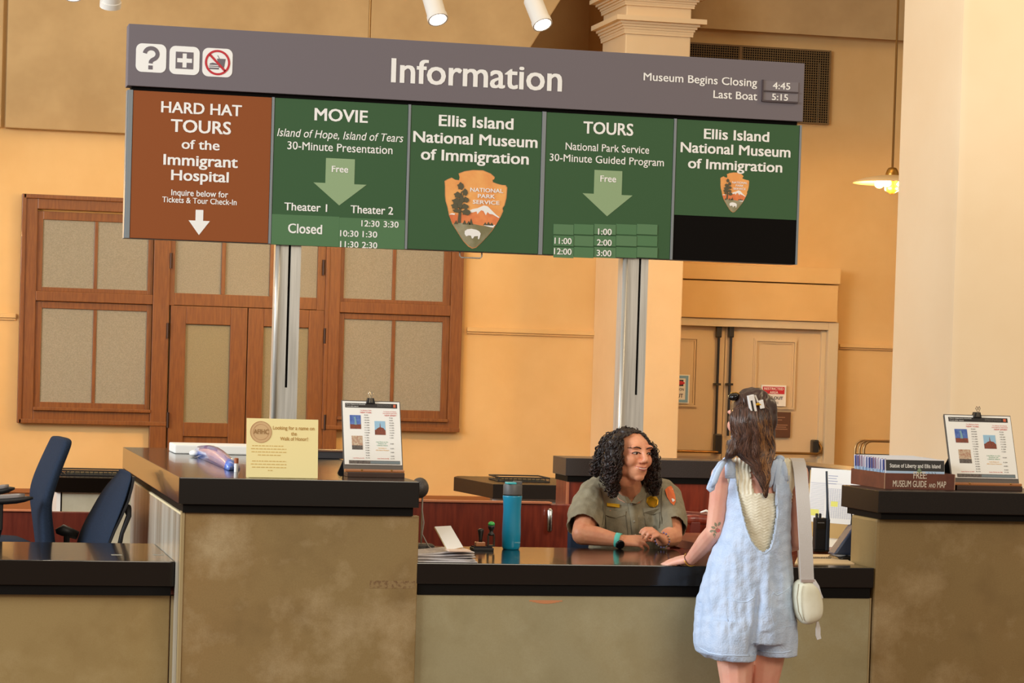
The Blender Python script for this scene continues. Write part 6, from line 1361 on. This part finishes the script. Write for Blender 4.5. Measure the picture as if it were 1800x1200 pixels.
bodyrings(mb, [(1085, 1310, 1396, VY+0.015, 0.140), (1110, 1314, 1396.5, VY+0.015, 0.140), (1132, 1318, 1395.5, VY+0.015, 0.138), (1149, 1321, 1394.5, VY+0.015, 0.134)], 0.0, 30, 2.2)
me = remesh(mb, 0.0048, 4)
# vertical folds, deeper towards the hem, and a crease between the legs
me.update(); nn = [v.normal.copy() for v in me.vertices]
for v, n in zip(me.vertices, nn):
    u, w_ = proj(v.co); a = max(0.0, min(1.0, (w_-880)/260)); side = 1 if n.y < 0 else -1
    f = (0.010*noise.noise(Vector((u*0.060+side*9, w_*0.011, 2.0)))+0.003*noise.noise(Vector((u*0.14, w_*0.030, 7.0+side))))*(0.35+1.0*a)*(1-0.75*max(0, min(1, (w_-1105)/35)))
    f += (0.0035 if w_ < 1115 else 0.001)*noise.noise(Vector((u*0.07+w_*0.05, w_*0.06-u*0.03, 4.0)))
    if n.y < -0.3 and 985 < w_ < 1150:
        uc = 1345-(w_-985)*0.14; f -= 0.016*math.exp(-((u-uc)/6.5)**2)*min(1, (w_-985)/60)
    if n.y < 0: f += 0.008*math.exp(-((u-1350-(w_-985)*-0.05)/8)**2)*(1 if 975 < w_ < 1110 else 0)
    v.co += n*f
VB = [(1291.5, 780), (1291.5, 812), (1293, 838), (1296, 862), (1304, 898), (1313, 930), (1322, 950), (1332, 965), (1343, 971), (1353, 962), (1359, 946), (1363, 922), (1366, 900), (1363.5, 866), (1363.5, 835), (1367, 808), (1370, 780)]
cut(me, lambda c, n: (c.y < VY+0.09 and inpoly(*proj(c), VB)) or (c.y > VY-0.02 and proj(c)[1] < 905 and 1300 < proj(c)[0] < 1362))
tr_ = bvh(me); o = finish(me, 'romper', m_romp, vp_); md = o.modifiers.new('t', 'SOLIDIFY'); md.thickness = 0.003; md.offset = -1
def edge_tube(t, pts, r, name, m, off=0.002, n=8):
    P = []
    for (u, v) in pts:
        h = hit(t, u, v, -off)
        if h is not None: P.append(h)
    if len(P) > 1: MB().tube(P, r, n).obj(name, m, vp_, smooth=True)
def densify(P, k=4):
    out = []
    for i in range(len(P)-1):
        for j in range(k): f = j/k; out.append((P[i][0]*(1-f)+P[i+1][0]*f, P[i][1]*(1-f)+P[i+1][1]*f))
    return out+[P[-1]]
VB2 = [(1289.5, 812), (1291, 838), (1294, 862), (1302, 898), (1311, 930), (1320, 952), (1331, 967.5), (1343, 974), (1355, 965), (1361, 948), (1365.5, 922), (1368, 900), (1366, 866), (1366, 835), (1369, 812)]
edge_tube(tr_, densify(VB2), 0.0034, 'neck_binding', m_romp_s)
for pl in ([(1278, 1050), (1300, 1052), (1326, 1048), (1328, 1062), (1327, 1090), (1320, 1115), (1284, 1112), (1276, 1080)], [(1357, 1044), (1375, 1040), (1390, 1032), (1392, 1060), (1391, 1100), (1362, 1104), (1355, 1075)]):
    P = densify(pl+[pl[0]], 5); edge_tube(tr_, P, 0.0016, 'pocket_seam', m_romp_s, 0.0008, 6)
edge_tube(tr_, densify([(1289, 1054), (1300, 1058), (1314, 1057), (1326, 1049)], 4), 0.0036, 'pocket_hem', m_romp_s, 0.002)
edge_tube(tr_, densify([(1359, 1040), (1366, 1046), (1378, 1040), (1391, 1030)], 4), 0.0036, 'pocket_hem', m_romp_s, 0.002)
edge_tube(tr_, densify([(1228, 1137), (1246, 1147), (1266, 1151), (1300, 1152), (1318, 1152)], 4), 0.003, 'leg_hem', m_romp_s, 0.001)
edge_tube(tr_, densify([(1325, 1143), (1350, 1146), (1376, 1147), (1391, 1144)], 4), 0.003, 'leg_hem', m_romp_s, 0.001)
# shoulder straps with knotted ties
def strip(pts, wds, name, m, th=0.004, ruff=0.0):
    """soft band through 3-D points facing the viewer side"""
    rs = []; P = [Vector(p) for p in pts]
    for i, p in enumerate(P):
        d = (P[min(i+1, len(P)-1)]-P[max(i-1, 0)]).normalized(); n = Vector((-0.15, -1, 0.15)); n = (n-d*n.dot(d)).normalized(); s = d.cross(n)
        r = []
        for k in range(12): a = 2*PI*k/12; r.append(p+s*wds[i]*math.cos(a)+n*(th+ruff*math.sin(3*a+i))*math.sin(a))
        rs.append(r)
    return MB().rings(rs).obj(name, m, vp_, smooth=True)
F_ = VY-0.085
strip([PY(1284, 840, F_), PY(1283, 822, F_+0.015), PY(1281, 810, F_+0.04), PY(1279, 806, F_+0.08), PY(1278, 812, F_+0.13)], [0.020, 0.019, 0.015, 0.013, 0.015], 'shoulder_strap', m_romp, 0.006)
MB().ball(PY(1278, 808, F_+0.045), (0.017, 0.016, 0.012), 8).obj('strap_knot', m_romp, vp_, smooth=True)
strip([PY(1277, 808, F_+0.03), PY(1266, 815, F_+0.0), PY(1258, 828, F_-0.01), PY(1254, 842, F_), PY(1249, 858, F_+0.01), PY(1245, 862, F_+0.01)], [0.008, 0.010, 0.011, 0.013, 0.016, 0.010], 'strap_tie', m_romp, 0.005)
strip([PY(1277, 809, F_+0.03), PY(1270, 816, F_-0.01), PY(1262, 830, F_-0.018), PY(1256, 846, F_-0.01), PY(1252, 855, F_)], [0.006, 0.009, 0.010, 0.011, 0.006], 'strap_tie', m_romp_s, 0.004)
strip([PY(1377, 845, F_), PY(1376, 825, F_+0.01), PY(1374, 812, F_+0.035), PY(1371, 805, F_+0.075), PY(1371, 812, F_+0.13)], [0.020, 0.018, 0.014, 0.012, 0.015], 'shoulder_strap', m_romp, 0.006)
m_greytie = mat('shaded_linen', (170, 188, 204), 0.85)
strip([PY(1370, 808, F_), PY(1361, 815, F_-0.02), PY(1357, 830, F_-0.025), PY(1354, 848, F_-0.02), PY(1352, 856, F_-0.02)], [0.008, 0.014, 0.012, 0.012, 0.008], 'strap_tie', m_romp, 0.005)
strip([PY(1372, 807, F_-0.005), PY(1368, 820, F_-0.02), PY(1366, 840, F_-0.025), PY(1363, 858, F_-0.02), PY(1362, 864, F_-0.02)], [0.010, 0.012, 0.010, 0.010, 0.006], 'strap_tie', m_romp_s, 0.005)
MB().ball(PY(1371, 806, F_+0.01), (0.018, 0.018, 0.014), 8).obj('strap_knot', m_romp, vp_, smooth=True)
# tattoo on the bent arm
m_tat = mat('tattoo_green', (140, 130, 104), 0.5); m_tatr = mat('tattoo_red', (206, 96, 90), 0.5)
for i, (u, v, a) in enumerate(((1251, 926, 0.3), (1257, 919, 1.2), (1261, 928, 2.0), (1254, 932, 2.8), (1259, 936, 3.9), (1256, 943, 4.6), (1263, 923, 5.2))):
    pl = [(u+6.5*math.cos(a+dx)*k, v+6.5*math.sin(a+dx)*k) for dx, k in ((-0.9, 0.4), (-0.45, 0.8), (0, 1.1), (0.45, 0.8), (0.9, 0.4), (PI, 0.25))]
    if all(hit(tvb, *q) is not None for q in pl): patch(tvb, pl, 0.0006, 0.0003).obj('tattoo_leaf', m_tat, vp_)
pl = [(1262+4*math.cos(a), 932+3.5*math.sin(a)) for a in [2*PI*i/9 for i in range(9)]]
patch(tvb, pl, 0.0006, 0.0006).obj('tattoo_flower', m_tatr, vp_)
# bracelets
d = (vwL-veL).normalized(); bq = Vector((0, 0, 1)).rotation_difference(d).to_matrix()
for k, (o_, rr__) in enumerate(((0.002, 0.0265), (-0.006, 0.027))):
    pts = [vwL+d*o_+bq @ Vector((rr__*math.cos(2*PI*i/24), rr__*math.sin(2*PI*i/24), 0.002*math.sin(i))) for i in range(25)]
    MB().tube(pts, 0.0018, 6, cap=False).obj('bracelet', m_goldm if k == 0 else mat('dark_cord', (110, 64, 44), 0.5), vp_, smooth=True)
MB().ball(vwL+d*0.002+bq @ Vector((0.026*math.cos(4.2), 0.026*math.sin(4.2), 0)), 0.006, 6).obj('bracelet_charm', m_lbrass, vp_, smooth=True)

# visitor's hair: base volume and combed strands
m_vh = [mat('brown_hair_dark', (62, 40, 30), 0.36, spec=0.7), mat('brown_hair_mid', (98, 66, 50), 0.36, spec=0.7), mat('brown_hair_gold', (156, 112, 70), 0.42, spec=0.6)]
mb = MB(); s_, f_, u_ = vax; mb.ball(VP(0, -0.020, 0.038), (0.084, 0.090, 0.084), 12, VR); mb.ball(VP(0, -0.045, 0.0), (0.078, 0.066, 0.080), 12, VR)
HYv = 8.965
chain(mb, [PY(1316, 740, HYv), PY(1320, 765, HYv), PY(1322, 785, HYv), PY(1334, 812, HYv-0.015), PY(1342, 840, HYv-0.02), PY(1346, 862, HYv-0.02), PY(1346, 874, HYv-0.02)], [0.075, 0.070, 0.062, 0.038, 0.024, 0.013, 0.004])
chain(mb, [PY(1342, 735, 9.0), PY(1347, 765, 8.99), PY(1349, 790, 8.98), PY(1347, 815, 8.96), PY(1345, 845, 8.95)], [0.036, 0.034, 0.030, 0.022, 0.012])
chain(mb, [PY(1298, 762, 8.99), PY(1291, 783, 8.98), PY(1285, 797, 8.97), PY(1277, 804, 8.97)], [0.034, 0.030, 0.022, 0.008])
me = remesh(mb, 0.005, 5)
EARC = [(1278, 740), (1285, 740), (1285, 772), (1278, 775)]
cut(me, lambda c, n: (inpoly(*proj(c), EARC)) or ((c-vh).dot(f_) > 0.055 and (c-vh).dot(u_) < 0.05))
wavy(me, 0.009, 34, 2.0, (1.3, 1, 0.45)); tvh = bvh(me); finish(me, 'hair', m_vh[0], vp_)
OUTL = {700: (1284, 1350), 715: (1279, 1355), 740: (1277, 1358), 765: (1284, 1362), 790: (1279, 1366), 803: (1274, 1365), 820: (1306, 1362), 845: (1330, 1355), 870: (1341, 1348)}
ks_ = sorted(OUTL)
def edge(v):
    if v <= ks_[0]: return OUTL[ks_[0]]
    for a, b in zip(ks_, ks_[1:]):
        if v <= b: f = (v-a)/(b-a); return tuple(OUTL[a][i]*(1-f)+OUTL[b][i]*f for i in (0, 1))
    return OUTL[ks_[-1]]
rnd = random.Random(5); ms = [MB(), MB(), MB()]
for i in range(900):
    x = rnd.random(); v0 = rnd.uniform(690, 800) if rnd.random() < 0.8 else rnd.uniform(780, 830); L = rnd.uniform(45, 110); ph = rnd.uniform(0, 6.28); am = rnd.uniform(0.6, 2.4); n = 14; P = []
    upper = v0 < 722 and x < 0.62
    for k in range(n):
        v = v0+L*k/(n-1)
        if v > 880: break
        a, b = edge(v); xx = x if v < 800 else x
        u = a+2.0+(b-a-4)*xx + am*math.sin(ph*0.35+v*0.13+xx*5)*(0.25 if v < 745 else min(2.2, 0.6+(v-745)/40))
        if v < 716: u += (1328-u)*0.25*(1-abs(v-716)/40)
        h = hit(tvh, u, v, 0)
        if h is None: 
            if P: break
            continue
        d_ = ray(u, v).normalized(); P.append(h-d_*(0.0015+0.0015*math.sin(ph+k)))
    if len(P) < 5: continue
    if any((P[j+1]-P[j]).length > 0.035 for j in range(len(P)-1)): continue
    col = 2 if (x > 0.66 and rnd.random() < 0.55 and v0 > 715) else (1 if rnd.random() < 0.5 else 0)
    m_ = len(P); ms[col].tube(P, [0.0017*min(1, 0.3+j*0.35, 0.2+(m_-1-j)*0.3) for j in range(m_)], 5)
for k in range(3): o = ms[k].obj('hair_strands', m_vh[k], vp_, smooth=True); o['kind'] = 'stuff'
# claw clip and dark headpiece
m_clip = mat('clip_white', (244, 240, 232), 0.3, coat=0.4)
t = thing('hair_clip', PY(1325, 714, 8.9), 'white rectangular claw clip holding back the visitor brown hair', 'hair clip')
yc = (hit(tvh, 1326, 715, 0) or PY(1326, 715, 8.93)).y-0.004
def plate(poly, y0, y1, name, m): P = [PY(u, v, y0) for u, v in poly]; MB().prism_xz([(p.x, p.z) for p in P], y0, y1).obj(name, m, t, bevel=0.0012)
mb = MB()
O_ = [(1315.5, 695.5), (1325.5, 693), (1332.5, 731), (1322.5, 736)]; I_ = [(1319.3, 704), (1322.6, 703.2), (1327.0, 725.5), (1323.8, 726.5)]
plate(O_, yc-0.010, yc+0.01, 'clip_frame', m_clip); plate(I_, yc-0.0112, yc-0.009, 'clip_slot', m_black)
plate([(1334.5, 704.5), (1341.5, 702), (1344.5, 717), (1337, 718.5)], yc-0.010, yc+0.02, 'clip_jaw', m_clip); plate([(1329, 694), (1334, 706), (1332, 708), (1327.5, 697)], yc-0.006, yc+0.010, 'clip_arm', m_clip)
MB().tube([PY(1329, 711, yc-0.006), PY(1333, 710, yc-0.006), PY(1337, 711, yc-0.006)], 0.005, 8).obj('clip_spring', m_goldm, t)
p = PY(1289, 697, 9.0); t = thing('sunglasses', p, 'black sunglasses pushed up on the visitor head', 'sunglasses')
MB().ball(p, (0.021, 0.03, 0.014), 8, Matrix.Rotation(-0.35, 3, 'Y')).obj('dark_lens', mat('lens_black', (18, 15, 14), 0.15), t, smooth=True)
MB().tube([p+Vector((-0.015, -0.01, 0.013)), p+Vector((0.006, -0.01, 0.017)), p+Vector((0.028, -0.008, 0.008)), p+Vector((0.04, -0.0, 0.002))], 0.0022, 6).obj('temple_arm', m_lbrass, t, smooth=True)

# shoulder bag
m_bag = mat('cream_canvas', (232, 230, 208), 0.7, col2=(218, 214, 188), scale=9); m_strap = mat('grey_webbing', (206, 202, 198), 0.7, bump=0.2, bscale=300)
YB = 8.94
bp = PY(1419, 1055, YB); t = thing('shoulder_bag', (bp.x, YB, bp.z-0.1), 'small cream canvas bag hanging at the visitor right hip on a wide grey strap', 'bag')
BL = [(1399, 1022), (1409, 1016), (1428, 1018), (1436, 1030), (1442, 1052), (1443, 1075), (1438, 1089), (1424, 1096), (1412, 1098), (1402, 1088), (1396, 1065), (1395, 1040)]
P = [PY(u, v, YB) for u, v in BL]; c0 = sum(P, Vector())/len(P); rs = []
for (sc_, dy) in ((0.55, -0.062), (0.86, -0.052), (1.0, -0.03), (1.0, 0.03), (0.86, 0.052), (0.55, 0.062)): rs.append([c0+(p-c0)*sc_+Vector((0, dy+0.0, 0)) for p in P])
o = MB().rings(rs).obj('bag_body', m_bag, t, smooth=True); md = o.modifiers.new('s', 'SUBSURF'); md.levels = 2; md.render_levels = 2
def bstrip(pts, wds, name, m, th=0.0025):
    rs = []; P = [Vector(p) for p in pts]
    for i, p in enumerate(P):
        d = (P[min(i+1, len(P)-1)]-P[max(i-1, 0)]).normalized(); xx = Vector((1, 0, 0)) if abs(d.x) < 0.8 else Vector((0, 0, 1)); s = (xx-d*xx.dot(d)).normalized(); n = s.cross(d).normalized()
        rs.append([p+s*wds[i]+n*th, p-s*wds[i]+n*th, p-s*wds[i]-n*th, p+s*wds[i]-n*th])
    return MB().rings(rs).obj(name, m, t, auto=True)
bstrip([PY(1419, 1020, YB-0.035), PY(1418, 1000, YB-0.045), PY(1416, 950, YB-0.05), PY(1413, 900, YB-0.045), PY(1410, 860, YB-0.01), PY(1407, 830, YB+0.03), PY(1404, 812, YB+0.065), PY(1401, 806, YB+0.12), PY(1402, 812, YB+0.17), PY(1406, 870, YB+0.215), PY(1412, 950, YB+0.19), PY(1416, 1020, YB+0.06)], [0.026]*12, 'bag_strap', m_strap)
bstrip([PY(1408, 1021, YB-0.045), PY(1431, 1021, YB-0.045)], [0.005, 0.005], 'strap_buckle', mat('mauve_metal', (186, 168, 160), 0.35, metal=0.3), 0.004)
bstrip([PY(1430, 1019, YB-0.045), PY(1436, 1031, YB-0.05), PY(1440, 1043, YB-0.05), PY(1444, 1052, YB-0.05)], [0.006, 0.009, 0.008, 0.007], 'strap_end', m_strap)
bstrip([PY(1404, 1026, YB-0.056), PY(1401, 1050, YB-0.060), PY(1404, 1075, YB-0.056), PY(1411, 1090, YB-0.045)], [0.0016]*4, 'bag_seam', mat('bag_seam', (176, 172, 150), 0.8))
bstrip([PY(1437, 1092, YB-0.01), PY(1438, 1104, YB-0.012), PY(1438, 1116, YB-0.012), PY(1440, 1123, YB-0.012)], [0.004, 0.009, 0.009, 0.008], 'strap_tail', m_strap)
